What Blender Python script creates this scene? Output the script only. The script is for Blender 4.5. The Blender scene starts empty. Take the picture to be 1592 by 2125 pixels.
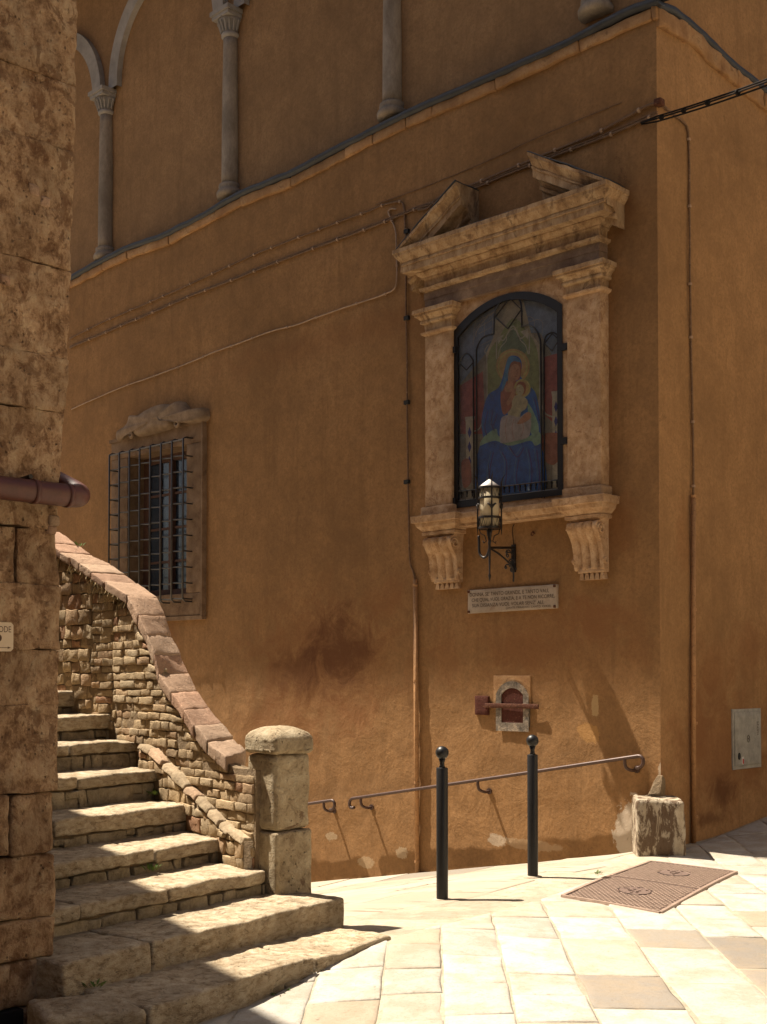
import bpy, bmesh, math, random
import numpy as np
from mathutils import Vector, noise
S = bpy.context.scene
COL = S.collection
rnd = random.Random(7)
# ------------------------------------------------------------------ camera, light, exposure
F = 2547.0; PITCH = math.radians(1.5); HZ = 1400.0; CYP = HZ - F*math.tan(PITCH)
cam = bpy.data.cameras.new('camera'); camo = bpy.data.objects.new('camera', cam); COL.objects.link(camo)
cam.sensor_fit = 'HORIZONTAL'; cam.sensor_width = 36.0; cam.lens = F*36.0/1592.0
cam.shift_x = 0.0; cam.shift_y = (CYP-1062.5)/1592.0
cam.clip_start = 0.05; cam.clip_end = 200
camo.location = (0, 0, 0); camo.rotation_euler = (math.pi/2+PITCH, 0, 0)
S.camera = camo
SUNV = Vector((0.50, -0.255, -1.0)).normalized()          # way the sunlight travels
w = bpy.data.worlds.new('World'); S.world = w; w.use_nodes = True
nt = w.node_tree; bg = nt.nodes['Background']
sky = nt.nodes.new('ShaderNodeTexSky'); sky.sky_type = 'NISHITA'; sky.sun_disc = False
sky.sun_elevation = math.asin(-SUNV.z); sky.sun_rotation = math.atan2(-SUNV.x, -SUNV.y)
sky.dust_density = 4.0; sky.ozone_density = 0.4; sky.air_density = 1.0
nt.links.new(sky.outputs[0], bg.inputs[0]); bg.inputs[1].default_value = 0.04
sky.sun_intensity = 1.0
sun = bpy.data.lights.new('sun', 'SUN'); sun.energy = 5.0; sun.angle = math.radians(0.55); sun.color = (1.0, 0.90, 0.76)
suno = bpy.data.objects.new('sun', sun); COL.objects.link(suno)
suno.rotation_euler = SUNV.to_track_quat('-Z', 'Y').to_euler(); suno.location = (-5, 3, 12)
S.view_settings.view_transform = 'Standard'; S.view_settings.look = 'None'
S.view_settings.exposure = 1.3; S.view_settings.gamma = 1.0; S.view_settings.use_curve_mapping = False
S.render.engine = 'CYCLES'
S.cycles.max_bounces = 8; S.cycles.diffuse_bounces = 6

# ------------------------------------------------------------------ survey helpers: sight line -> point on a real plane
def ray(px, py):
    u = (px-796)/F; v = -(py-CYP)/F
    return Vector((u, math.cos(PITCH)-v*math.sin(PITCH), math.sin(PITCH)+v*math.cos(PITCH)))
def PY(px, py, Y):
    r = ray(px, py); return r*(Y/r.y)
def PZ(px, py, Z):
    r = ray(px, py); return r*(Z/r.z)
class Fr:
    """upright frame: x along the wall to the right, o outward, z up"""
    def __init__(s, o, ex):
        s.o = Vector((o[0], o[1], 0)); s.ex = Vector((ex[0], ex[1], 0)).normalized()
        s.out = Vector((s.ex.y, -s.ex.x, 0))
    def pt(s, x, o, z): return s.o + s.ex*x + s.out*o + Vector((0, 0, z))
    def un(s, px, py, o=0.0):
        r = ray(px, py); k = (s.o.dot(s.out)+o)/r.dot(s.out); p = r*k
        return ((p-s.o).dot(s.ex), p.z)
    def w(s, px, py, o=0.0):
        r = ray(px, py); k = (s.o.dot(s.out)+o)/r.dot(s.out); return r*k
CORN = (2.344, 10.4)
L = Fr(CORN, (1.0173, -1.0))          # long facade, x=0 at the corner, negative to the left
R = Fr(CORN, (0.983, 1.0))            # short facade beyond the corner
PC = (-1.517, 5.65)
PF = Fr(PC, (0.983, 1.0))             # front of the stone pier, x=0 at its right corner

# ------------------------------------------------------------------ mesh builder
BASE = {}
def nz(p, f=1.0, s=0.0):
    return noise.noise(Vector((p[0]*f+s, p[1]*f-s*0.7, p[2]*f+s*1.3)))
def catmull(pts, n=6, closed=False):
    P = [Vector(p) for p in pts]; out = []
    N = len(P)
    rng = range(N if closed else N-1)
    for i in rng:
        if closed: a, b, c, d = P[(i-1) % N], P[i], P[(i+1) % N], P[(i+2) % N]
        else: a, b, c, d = P[max(i-1, 0)], P[i], P[i+1], P[min(i+2, N-1)]
        for k in range(n):
            t = k/n
            out.append(0.5*((2*b)+(c-a)*t+(2*a-5*b+4*c-d)*t*t+(3*b-a-3*c+d)*t**3))
    if not closed: out.append(P[-1])
    return out
class MB:
    def __init__(s): s.v = []; s.f = []
    def add(s, vs, fs):
        n = len(s.v); s.v += [Vector(p) for p in vs]; s.f += [tuple(i+n for i in f) for f in fs]
    def box(s, fr, x0, x1, o0, o1, z0, z1):
        s.add([fr.pt(x, o, z) for z in (z0, z1) for (x, o) in ((x0, o0), (x1, o0), (x1, o1), (x0, o1))],
              [(0, 3, 2, 1), (4, 5, 6, 7), (0, 1, 5, 4), (1, 2, 6, 5), (2, 3, 7, 6), (3, 0, 4, 7)])
        return s
    def prism(s, fr, poly, o0, o1):
        """poly of (x,z); front at o1"""
        n = len(poly)
        s.add([fr.pt(x, o1, z) for x, z in poly]+[fr.pt(x, o0, z) for x, z in poly],
              [tuple(range(n)), tuple(range(2*n-1, n-1, -1))]+[(i, i+n, (i+1) % n+n, (i+1) % n) for i in range(n)])
        return s
    def hexa(s, c, seg=(2, 1, 1), r=0.01, amp=0.004, freq=8.0, seed=0.0, amp2=0.0):
        """c[u][v][w] eight corners; a rounded, uneven block between them"""
        dim = [0, 0, 0]
        dim[0] = (c[1][0][0]-c[0][0][0]).length; dim[1] = (c[0][1][0]-c[0][0][0]).length; dim[2] = (c[0][0][1]-c[0][0][0]).length
        h = [max(d/2, 1e-4) for d in dim]; rr = min([r]+[0.45*x for x in h])
        ls = []
        for a in range(3):
            inn = [-(h[a]-rr)+2*(h[a]-rr)*i/seg[a] for i in range(seg[a]+1)]
            ls.append([-h[a]]+inn+[h[a]])
        N = [len(l)-1 for l in ls]; idx = {}; vs = []; fs = []
        def V(i, j, k):
            if (i, j, k) in idx: return idx[(i, j, k)]
            p = [ls[0][i], ls[1][j], ls[2][k]]
            q = [max(-(h[a]-rr), min(h[a]-rr, p[a])) for a in range(3)]
            d = [p[a]-q[a] for a in range(3)]; m = math.sqrt(sum(x*x for x in d))
            if m > 1e-9: p = [q[a]+d[a]/m*rr for a in range(3)]
            t = [(p[a]/h[a]+1)/2 for a in range(3)]
            P = Vector((0, 0, 0))
            for x in (0, 1):
                for y in (0, 1):
                    for z in (0, 1):
                        P += c[x][y][z]*((t[0] if x else 1-t[0])*(t[1] if y else 1-t[1])*(t[2] if z else 1-t[2]))
            if amp:
                P = P + noise.noise_vector(P*freq+Vector((seed, seed*.6, -seed)))*amp
            if amp2:
                P = P + noise.noise_vector(P*freq*4+Vector((seed, 3, -seed)))*amp2
            idx[(i, j, k)] = len(vs); vs.append(P); return idx[(i, j, k)]
        for a in range(3):
            b, d = (a+1) % 3, (a+2) % 3
            for side in (0, N[a]):
                for i in range(N[b]):
                    for j in range(N[d]):
                        q = []
                        for (di, dj) in ((0, 0), (1, 0), (1, 1), (0, 1)):
                            e = [0, 0, 0]; e[a] = side; e[b] = i+di; e[d] = j+dj; q.append(V(*e))
                        fs.append(tuple(q) if side else tuple(reversed(q)))
        s.add(vs, fs); return s
    def hbox(s, fr, x0, x1, o0, o1, z0, z1, **k):
        c = [[[fr.pt(x, o, z) for z in (z0, z1)] for o in (o0, o1)] for x in (x0, x1)]
        return s.hexa(c, **k)
    def tube(s, pts, r, seg=8, caps=True, rs=None):
        pts = [Vector(p) for p in pts]; n = len(pts)
        t0 = (pts[1]-pts[0]).normalized()
        up = Vector((0, 0, 1)) if abs(t0.z) < 0.9 else Vector((1, 0, 0))
        a = t0.cross(up).normalized(); vs = []
        for i, p in enumerate(pts):
            t = (pts[min(i+1, n-1)]-pts[max(i-1, 0)]).normalized()
            a = (a-t*a.dot(t)).normalized(); b = t.cross(a)
            R_ = rs[i] if rs else r
            for k in range(seg):
                g = 2*math.pi*k/seg; vs.append(p+(a*math.cos(g)+b*math.sin(g))*R_)
        fs = [(i*seg+k, i*seg+(k+1) % seg, (i+1)*seg+(k+1) % seg, (i+1)*seg+k) for i in range(n-1) for k in range(seg)]
        if caps: fs += [tuple(reversed(range(seg))), tuple(range((n-1)*seg, n*seg))]
        s.add(vs, fs); return s
    def lathe(s, c, prof, seg=24, a0=0.0, a1=2*math.pi):
        c = Vector(c); n = len(prof); vs = []
        for r_, z in prof:
            for k in range(seg):
                g = 2*math.pi*k/seg; vs.append(c+Vector((r_*math.cos(g), r_*math.sin(g), z)))
        fs = [(i*seg+k, i*seg+(k+1) % seg, (i+1)*seg+(k+1) % seg, (i+1)*seg+k) for i in range(n-1) for k in range(seg)]
        if prof[0][0] > 1e-4: fs.append(tuple(reversed(range(seg))))
        if prof[-1][0] > 1e-4: fs.append(tuple(range((n-1)*seg, n*seg)))
        s.add(vs, fs); return s
    def mould(s, fr, x0, x1, prof, ob=0.0, seg=24, amp=0.006, ends=True, x1f=None, top=True, seed=0):
        """stacked profile [(o,z)] bottom to top, mitred round both ends (extent grows with o beyond ob)"""
        rows = []
        for (o, z) in prof:
            e = (o-ob) if ends else 0
            xa, xb = x0-e, x1+e; row = [fr.pt(xa, -0.03, z), fr.pt(xa, o*.5, z)]
            for i in range(seg+1): row.append(fr.pt(xa+(xb-xa)*i/seg, o, z))
            row += [fr.pt(xb, o*.5, z), fr.pt(xb, -0.03, z)]
            rows.append([p+noise.noise_vector(p*9+Vector((seed, 0, 0)))*amp+noise.noise_vector(p*34)*amp*.45 for p in row])
        n = len(rows[0]); vs = [p for r_ in rows for p in r_]
        fs = [(i*n+k, i*n+k+1, (i+1)*n+k+1, (i+1)*n+k) for i in range(len(rows)-1) for k in range(n-1)]
        if top:
            m = len(rows)-1
            fs.append(tuple(m*n+k for k in range(n))); fs.append(tuple(reversed(range(n))))
        s.add(vs, fs); return s
    def build(s, name, mat, parent=None, smooth=False, base=None, **props):
        me = bpy.data.meshes.new(name)
        if parent is not None: b = BASE[parent.name]
        else: b = Vector(base) if base is not None else Vector((0, 0, 0))
        me.from_pydata([tuple(p-b) for p in s.v], [], s.f)
        if mat: me.materials.append(mat)
        me.validate(); me.update()
        if smooth: me.polygons.foreach_set('use_smooth', [True]*len(me.polygons))
        o = bpy.data.objects.new(name, me); COL.objects.link(o)
        if parent is not None: o.parent = parent
        else: o.location = b
        BASE[o.name] = b
        for k, v in props.items(): o[k] = v
        return o
def fixn(o):
    bm = bmesh.new(); bm.from_mesh(o.data); bmesh.ops.recalc_face_normals(bm, faces=bm.faces); bm.to_mesh(o.data); bm.free(); return o
def thing(name, loc, label, cat, group=None):
    o = bpy.data.objects.new(name, None); COL.objects.link(o); o.location = loc; o.empty_display_size = .2
    o['label'] = label; o['category'] = cat
    if group: o['group'] = group
    BASE[o.name] = Vector(loc); return o
def sharp(o, ang=35):
    me = o.data; me.polygons.foreach_set('use_smooth', [True]*len(me.polygons))
    bm = bmesh.new(); bm.from_mesh(me)
    for e in bm.edges:
        if len(e.link_faces) == 2 and e.calc_face_angle(0) > math.radians(ang): e.smooth = False
    bm.to_mesh(me); bm.free(); return o

# ------------------------------------------------------------------ materials
class NT:
    def __init__(s, name):
        s.m = bpy.data.materials.new(name); s.m.use_nodes = True; s.t = s.m.node_tree; s.n = s.t.nodes
        s.b = s.n['Principled BSDF']; s.pos = s.n.new('ShaderNodeNewGeometry').outputs['Position']
    def l(s, a, b): s.t.links.new(a, b)
    def setv(s, inp, v):
        if hasattr(v, 'is_output') or isinstance(v, bpy.types.NodeSocket): s.l(v, inp)
        else: inp.default_value = v
    def noise(s, scale, detail=6, rough=.6, dist=0.0, vec=None):
        n = s.n.new('ShaderNodeTexNoise'); n.inputs['Scale'].default_value = scale; n.inputs['Detail'].default_value = detail
        n.inputs['Roughness'].default_value = rough; n.inputs['Distortion'].default_value = dist
        s.l(vec or s.pos, n.inputs['Vector']); return n.outputs['Fac']
    def vor(s, scale, feature='F1', vec=None, rand=1.0):
        n = s.n.new('ShaderNodeTexVoronoi'); n.feature = feature; n.inputs['Scale'].default_value = scale; n.inputs['Randomness'].default_value = rand
        s.l(vec or s.pos, n.inputs['Vector']); return n.outputs['Distance']
    def ramp(s, fac, stops, interp='LINEAR'):
        n = s.n.new('ShaderNodeValToRGB'); s.l(fac, n.inputs[0]); e = n.color_ramp.elements; n.color_ramp.interpolation = interp
        while len(e) > len(stops): e.remove(e[-1])
        for i, (p, c) in enumerate(stops):
            if i >= len(e): e.new(p)
            e[i].position = p; e[i].color = (c[0], c[1], c[2], 1) if not isinstance(c, (int, float)) else (c, c, c, 1)
        return n.outputs[0]
    def mr(s, v, a, b, c=0.0, d=1.0):
        n = s.n.new('ShaderNodeMapRange'); s.setv(n.inputs[0], v)
        for i, x in enumerate((a, b, c, d)): n.inputs[i+1].default_value = x
        n.interpolation_type = 'SMOOTHSTEP'; return n.outputs[0]
    def mix(s, f, a, b, mode='MIX'):
        n = s.n.new('ShaderNodeMix'); n.data_type = 'RGBA'; n.blend_type = mode
        s.setv(n.inputs[0], f)
        for i, x in ((6, a), (7, b)):
            if isinstance(x, tuple): x = (x[0], x[1], x[2], 1)
            s.setv(n.inputs[i], x)
        return n.outputs[2]
    def math(s, op, a, b=0.0):
        n = s.n.new('ShaderNodeMath'); n.operation = op; s.setv(n.inputs[0], a); s.setv(n.inputs[1], b); return n.outputs[0]
    def vscale(s, v):
        n = s.n.new('ShaderNodeVectorMath'); n.operation = 'MULTIPLY'; s.l(s.pos, n.inputs[0]); n.inputs[1].default_value = v; return n.outputs[0]
    def dotp(s, d, off=0.0):
        n = s.n.new('ShaderNodeVectorMath'); n.operation = 'DOT_PRODUCT'; s.l(s.pos, n.inputs[0]); n.inputs[1].default_value = d
        return s.math('SUBTRACT', n.outputs['Value'], off)
    def rand(s): return s.n.new('ShaderNodeObjectInfo').outputs['Random']
    def hsv(s, col, h=.5, sat=1.0, val=1.0):
        n = s.n.new('ShaderNodeHueSaturation'); s.setv(n.inputs['Hue'], h); s.setv(n.inputs['Saturation'], sat); s.setv(n.inputs['Value'], val); s.l(col, n.inputs['Color']); return n.outputs[0]
    def bump(s, h, strength=.5, dist=.01, prev=None):
        n = s.n.new('ShaderNodeBump'); n.inputs['Strength'].default_value = strength; n.inputs['Distance'].default_value = dist
        s.l(h, n.inputs['Height'])
        if prev: s.l(prev, n.inputs['Normal'])
        return n.outputs[0]
    def done(s, col, rough=.85, nrm=None, metal=0.0, spec=.3):
        s.setv(s.b.inputs['Base Color'], (col[0], col[1], col[2], 1) if isinstance(col, tuple) else col)
        s.setv(s.b.inputs['Roughness'], rough); s.b.inputs['Metallic'].default_value = metal
        s.b.inputs['Specular IOR Level'].default_value = spec
        if nrm: s.l(nrm, s.b.inputs['Normal'])
        return s.m
def stone(name, stops, scale=6, fine=60, bump=.6, dist=.012, var=.25, pits=0.0, grain=(1, 1, 1), dirt=None, rough=.9, hue=0.0, palette=None):
    t = NT(name); v = t.vscale(grain)
    a = t.noise(scale, 8, .65, .3, v); b = t.noise(fine, 6, .7, 0, v)
    f = t.math('ADD', t.math('MULTIPLY', a, .72), t.math('MULTIPLY', b, .28))
    c = t.ramp(f, stops)
    rv = t.rand()
    if palette:
        pc = t.ramp(rv, palette, 'CONSTANT'); c = t.mix(.5, c, pc)
        c = t.mix(t.mr(b, .3, .7, .35, 0), c, (0.10, .06, .03))
    c = t.mix(t.mr(t.noise(scale*.16, 5, .65, .5), .36, .60, .42, 0), c, tuple(x*.45 for x in stops[1][1]))
    if dirt:
        d = t.mr(t.noise(dirt[1], 9, .72, .6, v), dirt[2], dirt[3]); c = t.mix(t.math('MULTIPLY', d, dirt[4] if len(dirt) > 4 else .8), c, dirt[0])
    c = t.hsv(c, t.math('ADD', .5-hue/2, t.math('MULTIPLY', rv, hue)) if hue else .5, 1.0, t.math('ADD', 1-var/2, t.math('MULTIPLY', t.math('FRACT', t.math('MULTIPLY', rv, 7.31)), var)))
    n = t.bump(a, bump*.7, dist*2.5); n = t.bump(b, bump, dist*.6, n)
    if pits:
        p = t.mr(t.vor(fine*.45, 'F1', v), 0.0, .32); p2 = t.mr(t.noise(scale*2.2, 4, .6), .5, .62)
        hole = t.math('MULTIPLY', t.math('SUBTRACT', 1.0, p), p2)
        n = t.bump(t.math('SUBTRACT', 1.0, hole), pits, dist*1.2, n)
        c = t.mix(t.math('MULTIPLY', hole, .6), c, (0.06, .035, .018))
    return t.done(c, rough, n, spec=.2)
exL = L.ex; M = {}
def plaster(name, base, fr, stains, light):
    t = NT(name)
    big = t.noise(.55, 5, .6, .4); mid = t.noise(2.6, 8, .68, .5); fine = t.noise(34, 8, .75)
    stk = t.noise(3.0, 7, .7, .3, t.vscale((2.4, 2.4, .25)))
    b = base
    c = t.ramp(t.math('ADD', t.math('MULTIPLY', big, .6), t.math('MULTIPLY', mid, .4)),
               [(.30, tuple(x*.58 for x in b)), (.44, tuple(x*.84 for x in b)), (.54, b), (.70, (b[0]*1.25, b[1]*1.27, b[2]*1.3))])
    c = t.mix(t.mr(stk, .48, .70, 0, .5), c, tuple(x*.6 for x in b))
    c = t.mix(t.mr(fine, .42, .66, 0, .5), c, tuple(x*.5 for x in b)); c = t.mix(t.mr(t.noise(7, 9, .8, .8), .40, .60, .35, 0), c, tuple(x*.55 for x in b))
    c = t.mix(t.mr(t.noise(9, 8, .8, 1.0), .6, .8, 0, .4), c, (b[0]*1.35, b[1]*1.45, b[2]*1.6))
    sx = t.dotp(tuple(fr.ex), fr.o.dot(fr.ex)); sz = t.dotp((0, 0, 1), 0)
    ed = t.noise(3.2, 8, .7, .8); fl = t.noise(14, 8, .75, .5)
    for (x, z, rx, rz, k, colr, hard) in stains:
        dx = t.math('DIVIDE', t.math('SUBTRACT', sx, x), rx); dz = t.math('DIVIDE', t.math('SUBTRACT', sz, z), rz)
        d = t.math('SQRT', t.math('ADD', t.math('MULTIPLY', dx, dx), t.math('MULTIPLY', dz, dz)))
        d = t.math('ADD', d, t.math('MULTIPLY', t.math('SUBTRACT', ed, .5), 2.2))
        if hard: d = t.math('ADD', d, t.math('MULTIPLY', t.math('SUBTRACT', fl, .5), 1.2))
        m_ = t.mr(d, 1.0 if not hard else .95, .15 if not hard else .8, 0, k)
        c = t.mix(m_, c, colr)
    # peeling flecks, denser toward the foot of the wall
    low = t.mr(sz, light[0], light[1], 0, 1)
    fk = t.mr(t.noise(11, 10, .82, .4), .66, .70, 0, .55); c = t.mix(t.math('MULTIPLY', fk, low), c, (.50, .36, .22))
    fk2 = t.mr(t.noise(5, 10, .8, 2.0), .70, .72, 0, .5); c = t.mix(fk2, c, (b[0]*1.4, b[1]*1.5, b[2]*1.7))
    cr = t.math('ABSOLUTE', t.math('SUBTRACT', t.noise(1.1, 7, .55, .6), .5)); crk = t.mr(cr, 0.0, .0022, .55, 0); gate = t.mr(t.noise(1.7, 3, .5), .54, .62)
    crk = t.math('MULTIPLY', crk, gate); c = t.mix(crk, c, tuple(x*.32 for x in b))
    n = t.bump(mid, .5, .03); n = t.bump(t.noise(10, 6, .65), .35, .012, n); n = t.bump(fine, .42, .006, n); n = t.bump(t.noise(120, 3, .6), .3, .0022, n)
    return t.done(c, .92, n, spec=.15)
OCH = (.305, .165, .069); OCH_LIT = (.37, .205, .090)  # one paint; the side facade's stronger light is put into its paler tone
DK = (.10, .040, .016); MD = (.20, .085, .032)
stL = []
for (px, py, rx, rz, k, c_, h_) in [(660, 1380, 1.7, 1.0, .55, MD, 0), (1120, 1330, 1.3, .7, .35, MD, 0), (1240, 800, .25, 1.6, .35, MD, 0), (700, 1350, .75, .62, .8, DK, 0), (620, 1390, .6, .4, .6, DK, 0), (800, 1245, .5, .35, .5, MD, 0), (560, 1500, .9, .45, .45, MD, 0),
        (740, 1480, .6, .3, .5, MD, 0), (1230, 1290, .5, .3, .5, MD, 0), (1290, 1090, .25, .35, .5, MD, 0), (1080, 1360, .7, .25, .4, MD, 0), (930, 1370, .3, .4, .35, MD, 0),
        (700, 700, 3.0, .25, .3, MD, 0), (1290, 430, .18, .4, .45, DK, 0), (330, 1340, .5, .5, .5, MD, 0), (1320, 1300, .2, .5, .3, MD, 0)]:
    x, z = L.un(px, py); stL.append((x, z, rx, rz, k, c_, h_))
for (px, py, rx, rz, k, c_, h_) in [(1306, 1725, .17, .30, .85, (.46, .38, .29), 1), (1376, 1610, .05, .12, .8, (.44, .34, .24), 1), (1110, 1755, .35, .05, .5, (.42, .30, .18), 1),
        (1030, 1745, .12, .07, .7, (.45, .36, .26), 1), (1220, 1520, .12, .10, .4, (.50, .27, .09), 1), (1235, 1465, .05, .10, .5, (.50, .36, .18), 1), (690, 1735, .10, .06, .6, (.44, .34, .22), 1), (835, 1770, .10, .06, .6, (.44, .34, .22), 1), (760, 1790, .14, .07, .5, (.42, .32, .20), 1)]:
    x, z = L.un(px, py); stL.append((x, z, rx, rz, k, c_, h_))
stR = []
for (px, py, rx, rz, k, c_, h_) in [(1500, 1560, 1.3, .75, .6, MD, 0), (1500, 1640, .35, .2, .75, DK, 0), (1480, 1400, .5, .5, .5, MD, 0), (1560, 1350, .5, .4, .5, MD, 0), (1450, 1500, .2, .5, .5, MD, 0), (1560, 1560, .3, .3, .45, MD, 0), (1480, 1700, .4, .1, .6, DK, 0),
        (1420, 1110, .2, .5, .35, MD, 0)]:
    x, z = R.un(px, py); stR.append((x, z, rx, rz, k, c_, h_))
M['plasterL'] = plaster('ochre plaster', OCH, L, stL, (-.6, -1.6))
M['plasterR'] = plaster('ochre plaster side lit', OCH_LIT, R, stR, (-.9, -1.4))
M['plasterU'] = plaster('upper plaster', (.32, .185, .088), L, [], (-9, -10))
M['pier'] = stone('weathered pier stone', [(.36, (.16, .085, .045)), (.43, (.28, .165, .088)), (.51, (.44, .285, .165)), (.62, (.56, .405, .25))], 15, 95, 1.2, .014, .2, .9, grain=(1, 1, .75), dirt=((.13, .06, .028), 11, .52, .60, .65))
M['step'] = stone('step travertine', [(.32, (.17, .115, .06)), (.43, (.35, .265, .165)), (.54, (.47, .385, .265)), (.68, (.57, .49, .36))], 19, 110, 1.1, .009, .12, 1.0, grain=(1, 1, 2.0), dirt=((.12, .078, .040), 12, .52, .64, .6))
M['rubble'] = stone('rubble stone', [(.32, (.13, .095, .055)), (.5, (.29, .23, .145)), (.68, (.42, .35, .24))], 15, 85, 1.0, .012, .3, .5)
M['mortar'] = stone('old mortar', [(.3, (.12, .08, .045)), (.5, (.24, .17, .10)), (.7, (.36, .27, .17))], 14, 90, 1.0, .014, .1, .4)
M['stonedark'] = stone('dark house stone', [(.3, (.08, .055, .035)), (.5, (.13, .09, .055)), (.7, (.18, .13, .08))], 4, 40, .5, .01, 0, 0)  # kept dark so the added house behind the viewpoint bounces little light
M['cream'] = stone('cream render', [(.3, (.50, .40, .27)), (.5, (.58, .48, .33)), (.7, (.64, .54, .39))], 2, 40, .3, .01, 0, 0)  # kept pale so the added house on the right bounces more light
PAL = [(0, (.46, .36, .21)), (.34, (.42, .32, .185)), (.58, (.40, .26, .15)), (.68, (.52, .43, .28)), (.86, (.32, .13, .07)), (.94, (.36, .26, .15))]
M['brick'] = stone('old brick', [(.3, (.2, .12, .065)), (.5, (.38, .26, .15)), (.7, (.50, .38, .24))], 16, 90, .9, .009, .35, .6, palette=PAL)
M['coping'] = stone('terracotta coping', [(.3, (.28, .17, .11)), (.5, (.42, .28, .185)), (.7, (.52, .38, .27))], 11, 85, 1.0, .010, .2, .9, palette=[(0, (.46, .30, .20)), (.4, (.50, .36, .25)), (.7, (.42, .23, .15))])
M['post'] = stone('post stone', [(.34, (.20, .14, .08)), (.5, (.38, .30, .19)), (.66, (.50, .42, .29))], 12, 80, 1.1, .014, .1, .9, dirt=((.10, .045, .022), 5, .60, .66, .7))
M['shrine'] = stone('shrine stucco', [(.34, (.26, .145, .07)), (.48, (.42, .26, .14)), (.62, (.54, .37, .225))], 12, 80, .8, .009, .06, .4, dirt=((.20, .10, .048), 7, .55, .64, .6))
M['cornice'] = stone('weathered cornice', [(.33, (.17, .095, .05)), (.45, (.32, .20, .105)), (.56, (.44, .30, .17)), (.70, (.52, .38, .235))], 9, 66, .8, .010, .1, .4, grain=(1.2, 1.2, .6), dirt=((.09, .05, .03), 5, .53, .64, .65))
M['frieze'] = stone('dark frieze', [(.3, (.10, .06, .04)), (.5, (.20, .13, .085)), (.7, (.34, .24, .16))], 6, 50, .5, .008, .05, 0)  # darker tone than the rest of the shrine
M['greystone'] = stone('grey stone', [(.3, (.15, .115, .085)), (.5, (.27, .22, .17)), (.7, (.40, .33, .26))], 6, 60, .5, .008, .08, 0, grain=(1, 1, .4))
M['archstone'] = stone('pale grey archivolt', [(.3, (.22, .20, .18)), (.6, (.33, .30, .27)), (.8, (.39, .36, .32))], 6, 60, .3, .006, .05, 0)
M['framestone'] = stone('window surround stone', [(.3, (.09, .05, .028)), (.5, (.19, .12, .07)), (.7, (.28, .19, .12))], 6, 60, .5, .008, .06, 0)
M['ledge'] = stone('string course stone', [(.3, (.22, .11, .05)), (.5, (.36, .20, .09)), (.7, (.48, .31, .16))], 5, 40, .7, .012, .25, 0, dirt=((.12, .06, .03), 5, .56, .66, .6))
M['plaque'] = stone('marble plaque', [(.3, (.27, .20, .14)), (.5, (.38, .30, .225)), (.7, (.45, .37, .29))], 7, 50, .25, .004, 0, 0, dirt=((.2, .10, .05), 4, .6, .75, .6), rough=.6)
M['bumper'] = stone('old corner stone', [(.3, (.26, .19, .12)), (.5, (.46, .38, .27)), (.7, (.58, .51, .40))], 10, 80, .9, .012, 0, .6, grain=(1.3, 1.3, .5), dirt=((.08, .042, .022), 8, .48, .56, .85))
M['nichestone'] = stone('niche stone', [(.36, (.06, .05, .04)), (.5, (.20, .16, .12)), (.64, (.42, .32, .22))], 16, 80, .8, .008, 0, 0)
SLP = [(0, (.39, .36, .305)), (.30, (.365, .32, .255)), (.48, (.41, .385, .335)), (.74, (.34, .28, .205)), (.86, (.39, .365, .315))]
def slab_mat(name, pal, grain, st=.5):
    t = NT(name); v = t.vscale(grain); rv = t.rand()
    c = t.ramp(rv, pal, 'CONSTANT'); a = t.noise(5, 8, .65, .2); b = t.noise(55, 7, .75)
    c = t.mix(t.mr(a, .38, .58, .45, 0), c, (.27, .21, .14)); c = t.mix(t.mr(b, .50, .68, 0, .45), c, (.20, .15, .095)); c = t.mix(t.mr(t.noise(1.3, 6, .7), .5, .66, 0, .35), c, (.30, .235, .155))
    st_ = t.noise(9, 5, .6, .2, v); c = t.mix(t.mr(st_, .56, .70, 0, st), c, (.25, .18, .10))
    pit = t.mr(t.noise(26, 6, .85, 1.5), .63, .68, 0, .75); c = t.mix(pit, c, (.16, .10, .055))
    c = t.hsv(c, .5, 1, t.math('ADD', .88, t.math('MULTIPLY', t.math('FRACT', t.math('MULTIPLY', rv, 9.7)), .22)))
    n = t.bump(st_, .5, .012); n = t.bump(a, .5, .02, n); n = t.bump(b, .6, .005, n); n = t.bump(t.math('SUBTRACT', 1, pit), .6, .006, n)
    return t.done(c, .8, n, spec=.25)
M['slab'] = slab_mat('paving travertine', SLP, (1, 1, 1), .25)
M['slabgrey'] = slab_mat('paving grey stone', [(0, (.215, .188, .155)), (.5, (.24, .21, .17))], (1.5, 6, 1), .25)
_t = NT('paving striated stone')
def strip_mat():
    t = _t; rv = t.rand(); u = t.dotp(tuple(L.out)); ux = t.dotp(tuple(L.ex))
    cv = t.n.new('ShaderNodeCombineXYZ'); t.l(t.math('MULTIPLY', u, 16), cv.inputs[0]); t.l(t.math('MULTIPLY', ux, 1.3), cv.inputs[1])
    st_ = t.noise(1.0, 6, .65, .35, cv.outputs[0]); b = t.noise(50, 7, .75); a = t.noise(3, 6, .6)
    c = t.ramp(rv, [(0, (.355, .31, .24)), (.4, (.32, .27, .205)), (.7, (.375, .335, .265))], 'CONSTANT')
    c = t.mix(t.mr(a, .35, .65, .3, 0), c, (.36, .27, .16)); c = t.mix(t.mr(st_, .58, .66, 0, .75), c, (.13, .08, .04)); c = t.mix(t.mr(b, .55, .75, 0, .3), c, (.25, .19, .12))
    n = t.bump(st_, .8, .015); n = t.bump(b, .6, .005, n); return t.done(c, .82, n, spec=.25)
M['slabstrip'] = strip_mat()
M['joint'] = stone('pale joint mortar', [(.3, (.22, .17, .11)), (.45, (.38, .32, .23)), (.65, (.44, .39, .30))], 14, 90, .8, .010, 0, .4)
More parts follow.
